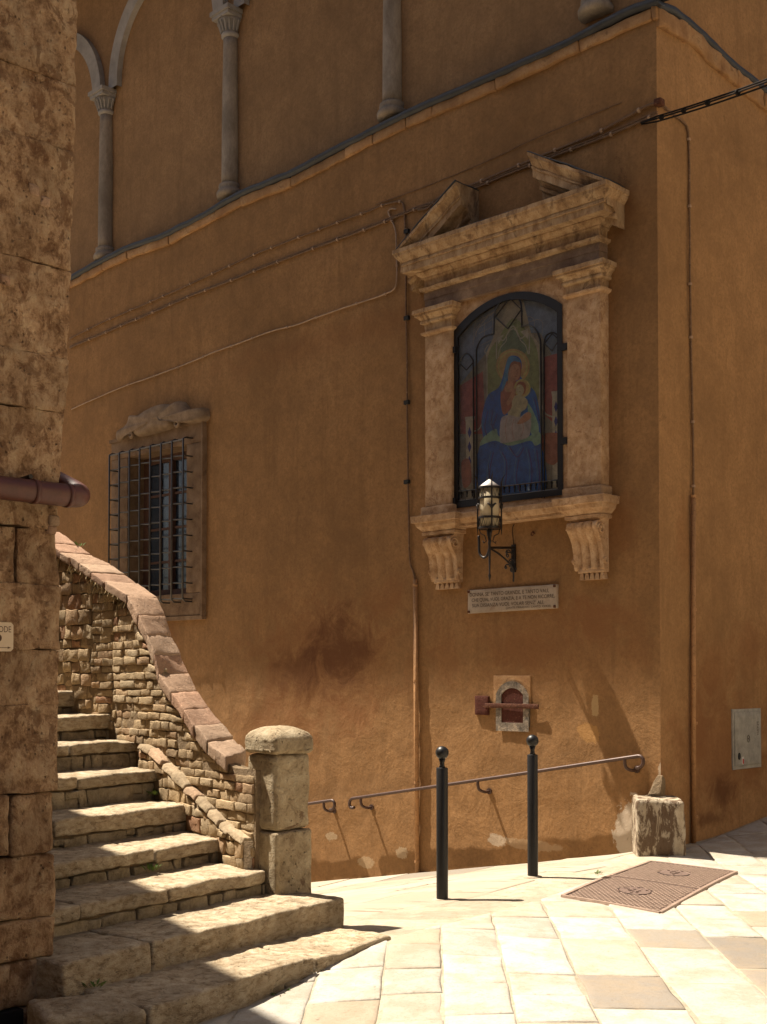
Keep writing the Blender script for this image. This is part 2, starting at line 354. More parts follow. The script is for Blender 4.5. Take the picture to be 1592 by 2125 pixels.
def metal(name, col, rough=.45, mtl=.0, wear=None, spec=.5, bump=.2, sc=18):
    t = NT(name); a = t.noise(sc, 7, .7)
    c = t.ramp(a, [(.3, tuple(x*.7 for x in col)), (.7, tuple(min(1, x*1.25) for x in col))])
    if wear: c = t.mix(t.mr(t.noise(sc*1.7, 9, .8, .5), wear[1], wear[1]+.05, 0, .85), c, wear[0])
    return t.done(c, rough, t.bump(a, bump, .004), mtl, spec)
M['blackiron'] = metal('black painted iron', (.010, .009, .009), .42, 0, ((.16, .12, .09), .66), .35, .25)
M['darkiron'] = metal('dark forged iron', (.018, .013, .011), .45, .3, ((.10, .05, .03), .62), .5, .4)
M['iron'] = metal('window grille iron', (.06, .052, .046), .34, .6, None, .5, .3)
M['rail'] = metal('brown handrail paint', (.065, .034, .024), .45, .3, ((.2, .14, .11), .68), .5, .15)
M['rust'] = metal('rusty iron', (.085, .032, .018), .85, 0, ((.27, .13, .07), .56), .2, .8, 30)
M['rustdoor'] = metal('corroded door plate', (.075, .022, .014), .9, 0, ((.26, .15, .08), .58), .2, .9, 34)
M['grate'] = metal('worn cast iron', (.36, .26, .20), .5, .35, ((.10, .06, .045), .60), .5, .4, 26)
M['emblem'] = metal('worn emblem iron', (.17, .115, .09), .6, .2, ((.08, .05, .04), .52), .4, .6, 40)
M['gratedark'] = metal('cast iron hollows', (.055, .032, .024), .7, .2, None, .3, .3, 26)
M['lead'] = metal('lead flashing', (.035, .037, .042), .55, .2, ((.13, .12, .11), .62), .5, .5, 9)
M['pipe'] = metal('red brown drainpipe', (.085, .026, .018), .5, .0, ((.19, .12, .10), .66), .5, .25, 14)
M['conduit'] = metal('painted conduit', (.36, .19, .08), .7, 0, ((.16, .08, .04), .56), .3, .4, 20)
M['cable'] = metal('dusty cable', (.15, .085, .045), .7, 0, ((.30, .19, .11), .56), .3, .4, 20)
M['cablelight'] = metal('pale cable', (.34, .23, .15), .7, 0, None, .3, .4, 20)
M['darkcable'] = metal('black cable', (.018, .015, .013), .9, 0, None, .08, .2, 20)
M['box'] = metal('grey cabinet paint', (.30, .285, .25), .55, 0, ((.17, .12, .08), .68), .4, .2, 12)
M['woodframe'] = metal('brown window wood', (.09, .045, .03), .7, 0, ((.06, .03, .02), .6), .3, .5, 14)
M['signplate'] = stone('enamel sign', [(.3, (.52, .40, .27)), (.6, (.62, .50, .36))], 7, 60, .1, .002, 0, 0, rough=.5)
def flat(name, c, r=.8, spec=.3):
    t = NT(name); a = t.noise(25, 6, .7)
    return t.done(t.ramp(a, [(.3, tuple(x*.8 for x in c)), (.7, tuple(min(1, x*1.15) for x in c))]), r, None, 0, spec)
M['ink'] = flat('carved lettering', (.075, .05, .035)); M['inksign'] = flat('brown lettering', (.10, .05, .035))
M['red'] = flat('red paint', (.45, .04, .03)); M['black'] = flat('black', (.02, .02, .02)); M['white'] = flat('white sticker', (.6, .58, .55))
M['dark'] = flat('dark interior', (.012, .010, .010), 1)
M['cap'] = metal('zinc lamp cap', (.62, .57, .52), .5, .2, None, .5, .2)
t = NT('lamp glass'); t.n.remove(t.b); _d = t.n.new('ShaderNodeBsdfDiffuse'); _d.inputs[0].default_value = (.70, .60, .42, 1); _t = t.n.new('ShaderNodeBsdfTranslucent'); _t.inputs[0].default_value = (.70, .58, .38, 1)
_m = t.n.new('ShaderNodeMixShader'); _m.inputs[0].default_value = .45; t.l(_d.outputs[0], _m.inputs[1]); t.l(_t.outputs[0], _m.inputs[2]); t.l(_m.outputs[0], t.n['Material Output'].inputs[0]); M['lampglass'] = t.m
t = NT('leaf'); M['leaf'] = t.done((.10, .16, .03), .6, None, 0, .3)
t = NT('straw'); M['straw'] = t.done((.30, .22, .10), .8)
def glass(name, tint, refl=.35, rough=.08, op=.6):
    t = NT(name); t.n.remove(t.b); out = t.n['Material Output']
    tr = t.n.new('ShaderNodeBsdfTransparent'); g = t.n.new('ShaderNodeBsdfGlossy'); g.inputs['Roughness'].default_value = rough
    d = t.n.new('ShaderNodeBsdfDiffuse'); d.inputs['Color'].default_value = (*tint, 1)
    nb = t.bump(t.noise(2.5, 3, .5), .25, .02); t.l(nb, g.inputs['Normal'])
    m1 = t.n.new('ShaderNodeMixShader'); m1.inputs[0].default_value = op; t.l(tr.outputs[0], m1.inputs[1]); t.l(d.outputs[0], m1.inputs[2])
    lw = t.n.new('ShaderNodeFresnel'); lw.inputs[0].default_value = 1.32
    m2 = t.n.new('ShaderNodeMixShader'); t.l(t.math('MULTIPLY', lw.outputs[0], refl), m2.inputs[0]); t.l(m1.outputs[0], m2.inputs[1]); t.l(g.outputs[0], m2.inputs[2])
    t.l(m2.outputs[0], out.inputs[0]); return t.m
M['pane'] = glass('window glass', (.02, .028, .042), .12, .12, .9)
M['shrineglass'] = glass('shrine glass', (.24, .25, .26), 1.0, .15, .09)

# ------------------------------------------------------------------ ground
def rw(fr, px, py): p = fr.w(px, py, 0); return (p.x, p.y, p.z)
ctrl = []
for (px, py, Y) in [(918, 1870, 8.4), (1106, 1822, 9.07), (816, 1953, 6.66), (540, 2077, 5.86), (410, 2125, 5.52), (670, 2012, 6.24), (1068, 1870, 8.16), (1242, 1812, 9.2), (1592, 1786, 9.9), (1470, 1779, 10.08),
                    (1528, 1812, 9.25), (1592, 2125, 5.27), (1100, 2125, 5.27), (796, 2125, 5.37), (1370, 1897, 7.68), (1200, 2000, 6.35)]:
    p = PY(px, py, Y); ctrl.append((p.x, p.y, p.z))
for (px, py) in [(1372, 1757), (655, 1830), (1106, 1790), (1320, 1768), (860, 1812)]: ctrl.append(rw(L, px, py))
for (px, py) in [(1447, 1746), (1592, 1693)]: ctrl.append(rw(R, px, py))
ctrl += [(-5.2, 17.8, -3.25), (5.6, 13.7, -1.12), (6, 9, -1.42), (0, 0, -1.6), (4, 0, -1.5), (-4, 2, -1.75), (-4, -4, -1.8), (5, -4, -1.6), (-8, 6, -2.4), (-3.5, 12.5, -2.6), (9, 14, -1.0)]
ctrl = np.array(ctrl)
def _U(r2): return np.where(r2 > 1e-12, r2*np.log(np.maximum(r2, 1e-12)), 0)
def tps(c):
    n = len(c); d = ((c[:, None, :2]-c[None, :, :2])**2).sum(-1)
    K = _U(d)+np.eye(n)*0.02; Pm = np.c_[np.ones(n), c[:, :2]]
    A = np.zeros((n+3, n+3)); A[:n, :n] = K; A[:n, n:] = Pm; A[n:, :n] = Pm.T
    return np.linalg.solve(A, np.r_[c[:, 2], 0, 0, 0])
W_ = tps(ctrl)
def gz(x, y):
    r2 = (ctrl[:, 0]-x)**2+(ctrl[:, 1]-y)**2
    return float((_U(r2)*W_[:-3]).sum()+W_[-3]+W_[-2]*x+W_[-1]*y)
def gp(px, py):
    r = ray(px, py); a, b = 3.0, 22.0
    for _ in range(40):
        m = (a+b)/2; p = r*(m/r.y)
        if p.z > gz(p.x, p.y): a = m
        else: b = m
    p = r*(a/r.y); return Vector((p.x, p.y, gz(p.x, p.y)))
g = MB(); nx, ny = 110, 110
xs = np.concatenate([np.linspace(-30, -8, 12), np.linspace(-7.6, 9, 90), np.linspace(10, 30, 9)]); ys = np.concatenate([np.linspace(-30, 0, 14), np.linspace(.5, 18, 90), np.linspace(19, 45, 10)])
vs = []
for y in ys:
    for x in xs:
        cx, cy = max(-7, min(8, x)), max(-5, min(17.5, y)); vs.append(Vector((x, y, gz(cx, cy)-.0035)))
nX = len(xs); g.add(vs, [(j*nX+i, j*nX+i+1, (j+1)*nX+i+1, (j+1)*nX+i) for j in range(len(ys)-1) for i in range(nX-1)])
ground = g.build('pavement', M['joint'], None, True, kind='structure')

def clip(poly, a, n):
    out = []
    for i in range(len(poly)):
        p, q = poly[i], poly[(i+1) % len(poly)]; dp = (p[0]-a[0])*n[0]+(p[1]-a[1])*n[1]; dq = (q[0]-a[0])*n[0]+(q[1]-a[1])*n[1]
        if dp >= 0: out.append(p)
        if (dp >= 0) != (dq >= 0):
            t_ = dp/(dp-dq); out.append((p[0]+(q[0]-p[0])*t_, p[1]+(q[1]-p[1])*t_))
    return out
def slab(poly, mat, dz=0.0, gap=.006, seed=0):
    """a paving slab on the sloping street: crowned, ragged edge, recessed joint"""
    n = len(poly)
    if n < 3: return None
    cx = sum(p[0] for p in poly)/n; cy = sum(p[1] for p in poly)/n
    area = abs(sum(poly[i][0]*poly[(i+1) % n][1]-poly[(i+1) % n][0]*poly[i][1] for i in range(n)))/2
    if area < .004: return None
    pts = []
    for i in range(n):
        p, q = poly[i], poly[(i+1) % n]; d = math.hypot(q[0]-p[0], q[1]-p[1]); k = max(1, int(d/.13))
        for j in range(k): pts.append((p[0]+(q[0]-p[0])*j/k, p[1]+(q[1]-p[1])*j/k))
    def ins(p, g_):
        d = math.hypot(p[0]-cx, p[1]-cy) or 1; return (p[0]+(cx-p[0])/d*g_, p[1]+(cy-p[1])/d*g_)
    tx, ty = rnd.uniform(-.008, .008), rnd.uniform(-.008, .008)
    def Z(p, e): return gz(p[0], p[1])+dz+e+(p[0]-cx)*tx+(p[1]-cy)*ty
    r0 = []; r1 = []; r2 = []; r3 = []
    for p in pts:
        w_ = abs(nz((p[0], p[1], 0), 9, seed))*.018; a = ins(p, gap*.5+w_); b = ins(p, gap+w_+.012); c = ins(p, gap+w_+.05)
        r0.append(Vector((*a, Z(a, -.03)))); r1.append(Vector((*a, Z(a, -.004)))); r2.append(Vector((*b, Z(b, .0015)))); r3.append(Vector((*c, Z(c, .003+nz((*c, 0), 4, seed)*.003))))
    m = len(pts); mb = MB(); cc = Vector((cx, cy, Z((cx, cy), .003)))
    fs = []
    for ring in range(3):
        for i in range(m): fs.append((ring*m+i, ring*m+(i+1) % m, (ring+1)*m+(i+1) % m, (ring+1)*m+i))
    for i in range(m): fs.append((3*m+i, 3*m+(i+1) % m, 4*m))
    ar = sum(poly[i][0]*poly[(i+1) % n][1]-poly[(i+1) % n][0]*poly[i][1] for i in range(n))
    if ar < 0: fs = [tuple(reversed(f)) for f in fs]
    mb.add(r0+r1+r2+r3+[cc], fs); return mb.build('paving_slab', mat, ground, True)
# seam between the square's slabs and the striated band that runs down along the facade
sA = gp(817, 1944); sB = gp(1098, 1862); sC = gp(1350, 1790)
sd = Vector((sC.x-sA.x, sC.y-sA.y)).normalized(); sn = (sd.y, -sd.x)     # towards the camera side
colx = [-1.35, -1.0, -.68, -.35, -.013, .277, .59, .94, 1.36, 1.78, 2.12, 2.50, 2.86, 3.3, 3.7, 4.15]
rw2 = {7: [4.2, 4.9, 5.5, 6.12, 6.9, 7.55, 8.1, 8.8, 9.5, 10.2]}
for ci in range(len(colx)-1):
    ys_ = rw2.get(ci)
    if not ys_:
        y = 3.9+rnd.uniform(0, .4); ys_ = [y]
        while y < 13.5: y += rnd.uniform(.38, .78); ys_.append(y)
    for k in range(len(ys_)-1):
        y0, y1 = ys_[k], ys_[k+1]
        def sk(x, y): return (x+(y-5.7)*.039, y-(x-1.1)*.035)
        poly = [sk(colx[ci], y0), sk(colx[ci+1], y0), sk(colx[ci+1], y1), sk(colx[ci], y1)]
        poly = clip(poly, (sA.x, sA.y), sn)
        poly = clip(poly, (CORN[0]-.1, CORN[1]-.14), tuple(R.out)[:2])
        if len(poly) < 3: continue
        cx = sum(p[0] for p in poly)/len(poly); cy = sum(p[1] for p in poly)/len(poly)
        if cx > 3.6 and cy < 6: continue
        grey = (ci == 7 and k == 2) or (ci == 9 and 5.9 < cy < 6.9) or (ci in (8,) and 6.9 < cy < 7.5) or (ci == 6 and 7.8 < cy < 8.4) 
        slab(poly, M['slabgrey'] if grey else M['slab'], rnd.uniform(-.003, .003), .004, rnd.random()*50)
# striated band: rows parallel to the facade
o = .02; rows = [0.02, .50, .98, 1.40, 1.9, 2.4, 2.95, 3.5]
for ri in range(len(rows)-1):
    x = .2-rnd.uniform(0, .4)
    while x > -8.2:
        ln = rnd.uniform(.65, 1.15); a, b = x-ln, x
        poly = [tuple((L.pt(xx, oo, 0))[:2]) for xx, oo in ((a, rows[ri]), (b, rows[ri]), (b, rows[ri+1]), (a, rows[ri+1]))]
        x = a
        poly = clip(poly, (sA.x, sA.y), (-sn[0], -sn[1]))
        if len(poly) < 3: continue
        cx = sum(p[0] for p in poly)/len(poly); cy = sum(p[1] for p in poly)/len(poly)
        if (Vector((cx, cy))-Vector((-.5, 7.4))).dot(Vector((.801, -.598))*-1) > .4 and cx < -1.0 and cy < 9.5: continue
        slab(poly, M['slabgrey'] if rnd.random() < .06 else M['slabstrip'], rnd.uniform(-.003, .003), .004, rnd.random()*50)

# ------------------------------------------------------------------ corner building
bld = thing('corner_building', (CORN[0], CORN[1], -1.45), 'ochre plastered corner building with blind arcade of grey columns above a sloping lead ledge', 'building')
ledL = [(148, 573), (205, 540), (270, 508), (330, 490), (400, 455), (460, 418), (520, 388), (600, 358), (690, 310), (780, 262), (850, 228), (960, 180), (1080, 128), (1170, 85), (1250, 45), (1310, 15), (1365, 0)]
lx = [L.un(a, b, .05) for a, b in ledL]; lx[-1] = (0.03, 5.775)
LX = np.array([-14]+[p[0] for p in lx]); LZ = np.array([5.45]+[p[1] for p in lx])
def zL(x): return float(np.interp(x, LX, LZ))
ledR = [(1365, 0), (1410, 15), (1440, 40), (1500, 100), (1545, 140), (1592, 180)]
rx_ = [R.un(a, b, .05) for a, b in ledR]; RX = np.array([0]+[p[0] for p in rx_[1:]]+[7]); RZ = np.array([5.775]+[p[1] for p in rx_[1:]]+[rx_[-1][1]])
def zR(x): return float(np.interp(x, RX, RZ))
print('ledge R', RX, RZ)
WIN = (-7.92, -6.64, 1.0, 2.83)
def wall(fr, xs, zs, hole, topf, mat, name, amp=.012, o0=0.0):
    m = MB(); idx = {}
    def V(i, j):
        if (i, j) not in idx:
            x = xs[i]; t_ = topf(x) if topf else None
            z = zs[j]
            if topf:
                z = zs[0]+(t_-zs[0])*(zs[j]-zs[0])/(zs[-1]-zs[0]) if zs[j] > 3.6 else zs[j]
                if zs[j] > 3.6: z = 3.6+(t_-3.6)*(zs[j]-3.6)/(zs[-1]-3.6)
            p = fr.pt(x, o0, z); edge = min(1, abs(x)/.5)
            if hole and hole[0]-.05 < x < hole[1]+.05 and hole[2]-.05 < z < hole[3]+.05: edge = 0
            d = (nz(p, 1.1, 3)+.5*nz(p, 3.1, 9))*amp*edge
            if name == 'plaster_wall' and o0 == 0: d += .007*nz(p, 9, 5)*min(1, abs(x)/.25)
            idx[(i, j)] = len(m.v); m.v.append(fr.pt(x, o0+d, z))
        return idx[(i, j)]
    for i in range(len(xs)-1):
        for j in range(len(zs)-1):
            if hole:
                xc, zc = (xs[i]+xs[i+1])/2, (zs[j]+zs[j+1])/2
                if hole[0] < xc < hole[1] and hole[2] < zc < hole[3]: continue
            m.f.append((V(i, j), V(i+1, j), V(i+1, j+1), V(i, j+1)))
    return m.build(name, mat, bld, True)
xs = sorted(set([round(v, 3) for v in np.linspace(-13, 0, 186)]+[WIN[0], WIN[1]])); zs = sorted(set([round(v, 3) for v in np.linspace(-3.8, 3.6, 105)]+[WIN[2], WIN[3]]+[round(v, 3) for v in np.linspace(3.6, 5.8, 26)]))
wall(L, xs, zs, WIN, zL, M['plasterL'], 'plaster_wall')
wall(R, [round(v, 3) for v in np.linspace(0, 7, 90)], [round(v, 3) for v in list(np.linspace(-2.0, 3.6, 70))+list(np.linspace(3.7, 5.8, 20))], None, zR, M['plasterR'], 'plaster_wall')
wall(L, [round(v, 3) for v in np.linspace(-22, -.12, 80)], [round(v, 3) for v in np.linspace(5.3, 10.3, 24)], None, None, M['plasterU'], 'upper_wall', .01, -.12)
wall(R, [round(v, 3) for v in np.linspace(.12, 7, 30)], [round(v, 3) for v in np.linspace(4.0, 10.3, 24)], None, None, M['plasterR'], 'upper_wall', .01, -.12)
fixn(MB().box(L, -22, -13, -.5, .0, -6, 5.4).build('plaster_wall', M['plasterL'], bld))
# window reveal
m = MB(); a, b, c_, d_ = WIN
for (p, q) in (((a, c_), (b, c_)), ((b, c_), (b, d_)), ((b, d_), (a, d_)), ((a, d_), (a, c_))):
    m.add([L.pt(p[0], .001, p[1]), L.pt(q[0], .001, q[1]), L.pt(q[0], -.34, q[1]), L.pt(p[0], -.34, p[1])], [(0, 1, 2, 3)])
m.build('window_reveal', M['framestone'], bld)
# unseen roof, its eaves drawn deep to keep sun off the upper facade
m = MB()
fp = [L.pt(-22, 1.77, 10.3), L.pt(1.3, 1.77, 10.3), R.pt(7, .75, 10.3), R.pt(7, -8, 10.3), L.pt(-22, -6, 10.3)]
n = len(fp); m.add(fp+[p+Vector((0, 0, .14)) for p in fp], [tuple(reversed(range(n))), tuple(range(n, 2*n))]+[(i, (i+1) % n, (i+1) % n+n, i+n) for i in range(n)])
fixn(m.build('roof', M['woodframe'], bld))
# lead flashing and string course
def flash(fr, xa, xb, zf, wid=1.0, n=150):
    m = MB(); sec = [(-.13, .055), (-.02, .04), (.055, .018), (.075, -.012), (.06, -.042), (.0, -.05)]; k = len(sec)
    for i in range(n+1):
        x = xa+(xb-xa)*i/n; wv = .012*nz((x, 0, 0), 1.7, 4)+.006*nz((x, 0, 0), 7, 1)
        for (o_, dz) in sec: m.v.append(fr.pt(x, o_*wid+.5*wv*(o_ > 0), zf(x)+dz+wv))
    m.f = [(i*k+j, (i+1)*k+j, (i+1)*k+j+1, i*k+j+1) for i in range(n) for j in range(k-1)]
    return fixn(m.build('lead_flashing', M['lead'], bld, True))
flash(L, -12, .06, zL); flash(R, -.05, 7, zR, .45)
x = -10.2
while x < -.02:
    ln = rnd.uniform(.35, 1.0); b = min(x+ln, 0.02)
    z0, z1 = zL(x), zL(b); c = [[[L.pt(xx, oo, zz+dz) for dz in (-.15, -.045)] for oo in (-.02, .034+rnd.uniform(-.004, .004))] for xx, zz in ((x+.003, z0), (b-.003, z1))]
    mb = MB().hexa(c, (max(2, int(ln/.06)), 1, 2), .012, .012, 7, x); mb.build('ledge_stone', M['ledge'], bld, True); x = b
x = 0.0
while x < 5:
    ln = rnd.uniform(.25, .6); b = x+ln
    z0, z1 = zR(x), zR(b); c = [[[R.pt(xx, oo, zz+dz) for dz in (-.21, -.045)] for oo in (-.02, .036+rnd.uniform(-.006, .006))] for xx, zz in ((x+.003, z0), (b-.003, z1))]
    mb = MB().hexa(c, (max(2, int(ln/.05)), 1, 3), .012, .022, 8, x); mb.build('ledge_stone', M['ledge'], bld, True); x = b
# columns with capitals and the blind arches
cx_ = [-11.35, -8.65, -5.95, -3.23, -.67]; cz_ = [5.62, 5.68, 5.79, 5.88, 6.0]; oc = -.12+.045
for x, z in zip(cx_, cz_):
    c0 = L.pt(x, oc, 0); sh = []
    zt = 7.62+(z-5.68)*.6
    for i in range(15): q = i/14; sh.append((.105-.018*q+.004*math.sin(q*3.1), z+.10+(zt-z-.10)*q))
    col = fixn(MB().lathe(c0, sh, 20).build('column', M['greystone'], bld, True))
    MB().lathe(c0, [(.16, z-.06), (.165, z-.01), (.15, z+.02), (.125, z+.04), (.14, z+.065), (.135, z+.09), (.106, z+.11)], 24).build('column_base', M['greystone'], col, True)
    MB().lathe(c0, [(.09, zt-.02), (.112, zt), (.112, zt+.03), (.094, zt+.045), (.10, zt+.09), (.125, zt+.15), (.155, zt+.20)], 24).build('capital', M['archstone'], col, True)
    ab = MB().box(L, x-.155, x+.155, -.12, oc+.165, zt+.20, zt+.245); ab.box(L, x-.175, x+.175, -.12, oc+.185, zt+.247, zt+.30)
    for k in range(9):
        gph = math.radians(-90+k*22.5); pp = Vector((math.cos(gph), math.sin(gph), 0))
        dd = L.out*math.cos(gph)+L.ex*math.sin(gph); base_ = c0+dd*.112
        ab.tube([base_+Vector((0, 0, zt+.05)), base_+dd*.02+Vector((0, 0, zt+.12)), base_+dd*.045+Vector((0, 0, zt+.17)), base_+dd*.04+Vector((0, 0, zt+.145))], .013, 5)
    fixn(ab.build('abacus', M['archstone'], col))
for i in range(len(cx_)-1):
    xa, xb = cx_[i], cx_[i+1]; xc = (xa+xb)/2; z0 = 7.93+i*.07; half = (xb-xa)/2
    ro, ri = half-.10, half-.30
    m = MB(); N = 40
    ztop = lambda i_: 7.62+(cz_[i_]-5.68)*.6+.30
    for k in range(-1, N+2):
        th = math.pi*min(max(k, 0), N)/N; c_, s_ = math.cos(th), math.sin(th)
        for (r_, o_) in ((ro, -.125), (ro, -.04), (ri, -.04), (ri, -.125)):
            zz = z0+r_*s_ if 0 <= k <= N else (ztop(i) if k < 0 else ztop(i+1))-.002
            m.v.append(L.pt(xc-r_*c_, o_, zz))
    m.f = [(k*4+j, k*4+(j+1) % 4, (k+1)*4+(j+1) % 4, (k+1)*4+j) for k in range(N+2) for j in range(4)]
    sharp(fixn(m.build('blind_arch', M['archstone'], bld)))
# ---- barred window
fx0, fx1, fz0, fz1 = -8.3, -6.33, .72, 3.09
wf = MB().hbox(L, fx0, fx1, -.02, .045, WIN[3], fz1, seg=(20, 1, 4), r=.008, amp=.004).build('window_surround', M['framestone'], bld, True)
MB().hbox(L, fx0, WIN[0], -.02, .045, fz0+.28, WIN[3]-.003, seg=(4, 1, 18), r=.008, amp=.004, seed=1).build('jamb', M['framestone'], wf, True)
MB().hbox(L, WIN[1], fx1, -.02, .045, fz0+.28, WIN[3]-.003, seg=(4, 1, 18), r=.008, amp=.004, seed=2).build('jamb', M['framestone'], wf, True)
MB().hbox(L, fx0, fx1, -.02, .045, fz0, fz0+.277, seg=(20, 1, 4), r=.008, amp=.004, seed=3).build('sill', M['framestone'], wf, True)
e = MB().box(L, fx0-.03, fx1+.03, -.01, .062, fz1-.03, fz1+.012); e.box(L, fx1-.001, fx1+.03, -.01, .06, fz0-.02, fz1-.032); e.box(L, fx0-.03, fx1+.03, -.01, .06, fz0-.05, fz0-.003)
fixn(e.build('edge_moulding', M['framestone'], wf))
# carved cresting over the window
crest = [(241, 912), (240, 900), (250, 893), (262, 882), (268, 865), (275, 862), (290, 862), (310, 848), (340, 838), (362, 842), (372, 832), (382, 842), (392, 856), (410, 858), (418, 846), (424, 850), (424, 866), (412, 876), (388, 878), (372, 870), (362, 866), (360, 884), (340, 894), (300, 904), (282, 904), (272, 892), (262, 905), (250, 915)]
cp = catmull([Vector((*L.un(a, b, .08), 0)) for a, b in crest], 4, True)
m = MB(); n = len(cp)
ctr = Vector((sum(p.x for p in cp)/n, sum(p.y for p in cp)/n, 0))
rings = [(1.0, -.02), (1.0, .07), (.93, .115), (.8, .14), (.5, .15), (.2, .155)]
for (s_, o_) in rings:
    for p in cp:
        q = ctr+(p-ctr)*s_; q.y = p.y*(1)+(q.y-p.y); m.v.append(L.pt(q.x, o_+.02*nz((q.x, q.y, 0), 9, 2)*(s_ < 1), q.y))
m.f = [(r_*n+i, r_*n+(i+1) % n, (r_+1)*n+(i+1) % n, (r_+1)*n+i) for r_ in range(len(rings)-1) for i in range(n)]+[tuple(range(5*n, 6*n))]
M['hood'] = stone('hood stone', [(.3, (.13, .085, .05)), (.5, (.24, .165, .105)), (.7, (.34, .25, .165))], 8, 60, .6, .008, 0, 0)
cr = fixn(m.build('carved_cresting', M['hood'], wf, True))
m = MB()
for (px, py, r_) in ((371, 878, .075), (276, 902, .06)):
    xx, zz = L.un(px, py, .1); MB().tube([L.pt(xx+math.cos(k*.5)*r_*(1-k/22), .10+.002*k, zz+math.sin(k*.5)*r_*(1-k/22)) for k in range(18)], .022, 7).build('carved_scroll', M['hood'], wf, True)
# sashes and panes
wd = MB().box(L, WIN[0], WIN[1], -.27, -.21, WIN[2], WIN[2]+.09); wd.box(L, WIN[0], WIN[1], -.27, -.21, WIN[3]-.09, WIN[3]); wd.box(L, WIN[0], WIN[0]+.11, -.27, -.21, WIN[2]+.09, WIN[3]-.09); wd.box(L, WIN[1]-.06, WIN[1], -.27, -.21, WIN[2]+.09, WIN[3]-.09)
sash = fixn(wd.build('window_sash', M['woodframe'], bld))
xm = (WIN[0]+WIN[1])/2
mu = MB().box(L, xm-.055, xm+.035, -.265, -.19, WIN[2]+.09, WIN[3]-.09); fixn(mu.build('meeting_stile', M['woodframe'], sash))
for xx in (WIN[0]+.36, WIN[1]-.33): fixn(MB().box(L, xx-.014, xx+.014, -.26, -.215, WIN[2]+.09, WIN[3]-.09).build('glazing_bar', M['woodframe'], sash))
for zz in (1.45, 1.88, 2.32): fixn(MB().box(L, WIN[0]+.11, WIN[1]-.06, -.258, -.218, zz-.014, zz+.014).build('glazing_bar', M['woodframe'], sash))
for (xa, xb) in ((WIN[0]+.11, WIN[0]+.346), (WIN[0]+.374, xm-.055), (xm+.035, WIN[1]-.344), (WIN[1]-.316, WIN[1]-.06)):
    for (za, zb) in ((1.09, 1.436), (1.464, 1.866), (1.894, 2.306), (2.334, 2.74)):
        MB().box(L, xa, xb, -.243, -.237, za, zb).build('window_pane', M['pane'], sash)
MB().box(L, WIN[0]-.1, WIN[1]+.1, -.9, -.88, WIN[2]-.1, WIN[3]+.1).build('dark_room', M['dark'], bld)
# grille
gx = np.linspace(-8.13, -6.52, 8); gzs = np.linspace(.92, 2.86, 11); go = .175
gr = MB().tube([L.pt(gx[0], go, gzs[-1]), L.pt(gx[-1], go, gzs[-1])], .011, 6).build('window_grille', M['iron'], bld)
for x in gx:
    p = [L.pt(x, -.01, gzs[-1]+.03), L.pt(x, go-.03, gzs[-1]+.03), L.pt(x, go+.008, gzs[-1]+.01), L.pt(x, go+.008, gzs[0]+.0), L.pt(x, go-.03, gzs[0]-.03), L.pt(x, -.01, gzs[0]-.03)]
    MB().tube(p, .0115, 6).build('upright_bar', M['iron'], gr, True)
for k, z in enumerate(gzs[:-1]):
    p = []
    for i, x in enumerate(gx):
        p += [L.pt(x-.02, go-.005, z-.004), L.pt(x+.004, go-.004, z+.010)] if i else [L.pt(x, go-.004, z)]
    p = [L.pt(gx[0], -.01, z), L.pt(gx[0], go-.01, z)]+p+[L.pt(gx[-1], go-.01, z), L.pt(gx[-1], -.01, z)]
    MB().tube(p, .010, 6).build('cross_bar', M['iron'], gr, True)

# ------------------------------------------------------------------ wall shrine
sh = thing('wall_shrine', L.pt(-1.55, 0, .84), 'pale stucco wall shrine with broken pediment framing a painted mother and child', 'shrine')
# back panel with arched hole
ax0, ax1, azb, azs, aza = -2.25, -.945, 1.62, 3.34, 3.575
def arch(x0, x1, zs_, za, n=18):
    xc = (x0+x1)/2; h = za-zs_; w_ = (x1-x0)/2; Rr = (w_*w_+h*h)/(2*h); zc = za-Rr; a0 = math.asin(w_/Rr)
    return [(xc+Rr*math.sin(a), zc+Rr*math.cos(a)) for a in np.linspace(a0, -a0, n)]
ar = arch(ax0, ax1, azs, aza)
def ringed(poly, o0, o1, outer, name, mat, parent):
    """panel with a hole: outer and poly have the same count"""
    m = MB(); n = len(poly)
    for (pl, o_) in ((outer, o1), (poly, o1), (poly, o0), (outer, o0)):
        for x, z in pl: m.v.append(L.pt(x, o_, z))
    for r_ in range(3): m.f += [(r_*n+i, r_*n+(i+1) % n, (r_+1)*n+(i+1) % n, (r_+1)*n+i) for i in range(n)]
    return fixn(m.build(name, mat, parent))
poly = [(ax1, azb)]+[(ax1, azb+(azs-azb)*k/4) for k in (1, 2, 3)]+ar+[(ax0, azb+(azs-azb)*k/4) for k in (3, 2, 1)]+[(ax0, azb)]
X0, X1, Z0, Z1 = -2.262, -.84, 1.55, 3.66
def outp(p):
    x, z = p
    if z <= azb+1e-6: return (X1 if x > -1.6 else X0, Z0)
    if x > ax1-1e-6: return (X1, z)
    if x < ax0+1e-6: return (X0, z)
    return (X0+(x-ax0)/(ax1-ax0)*(X1-X0), Z1)
ringed(poly, .0, .075, [outp(p) for p in poly], 'arched_panel', M['shrine'], sh)
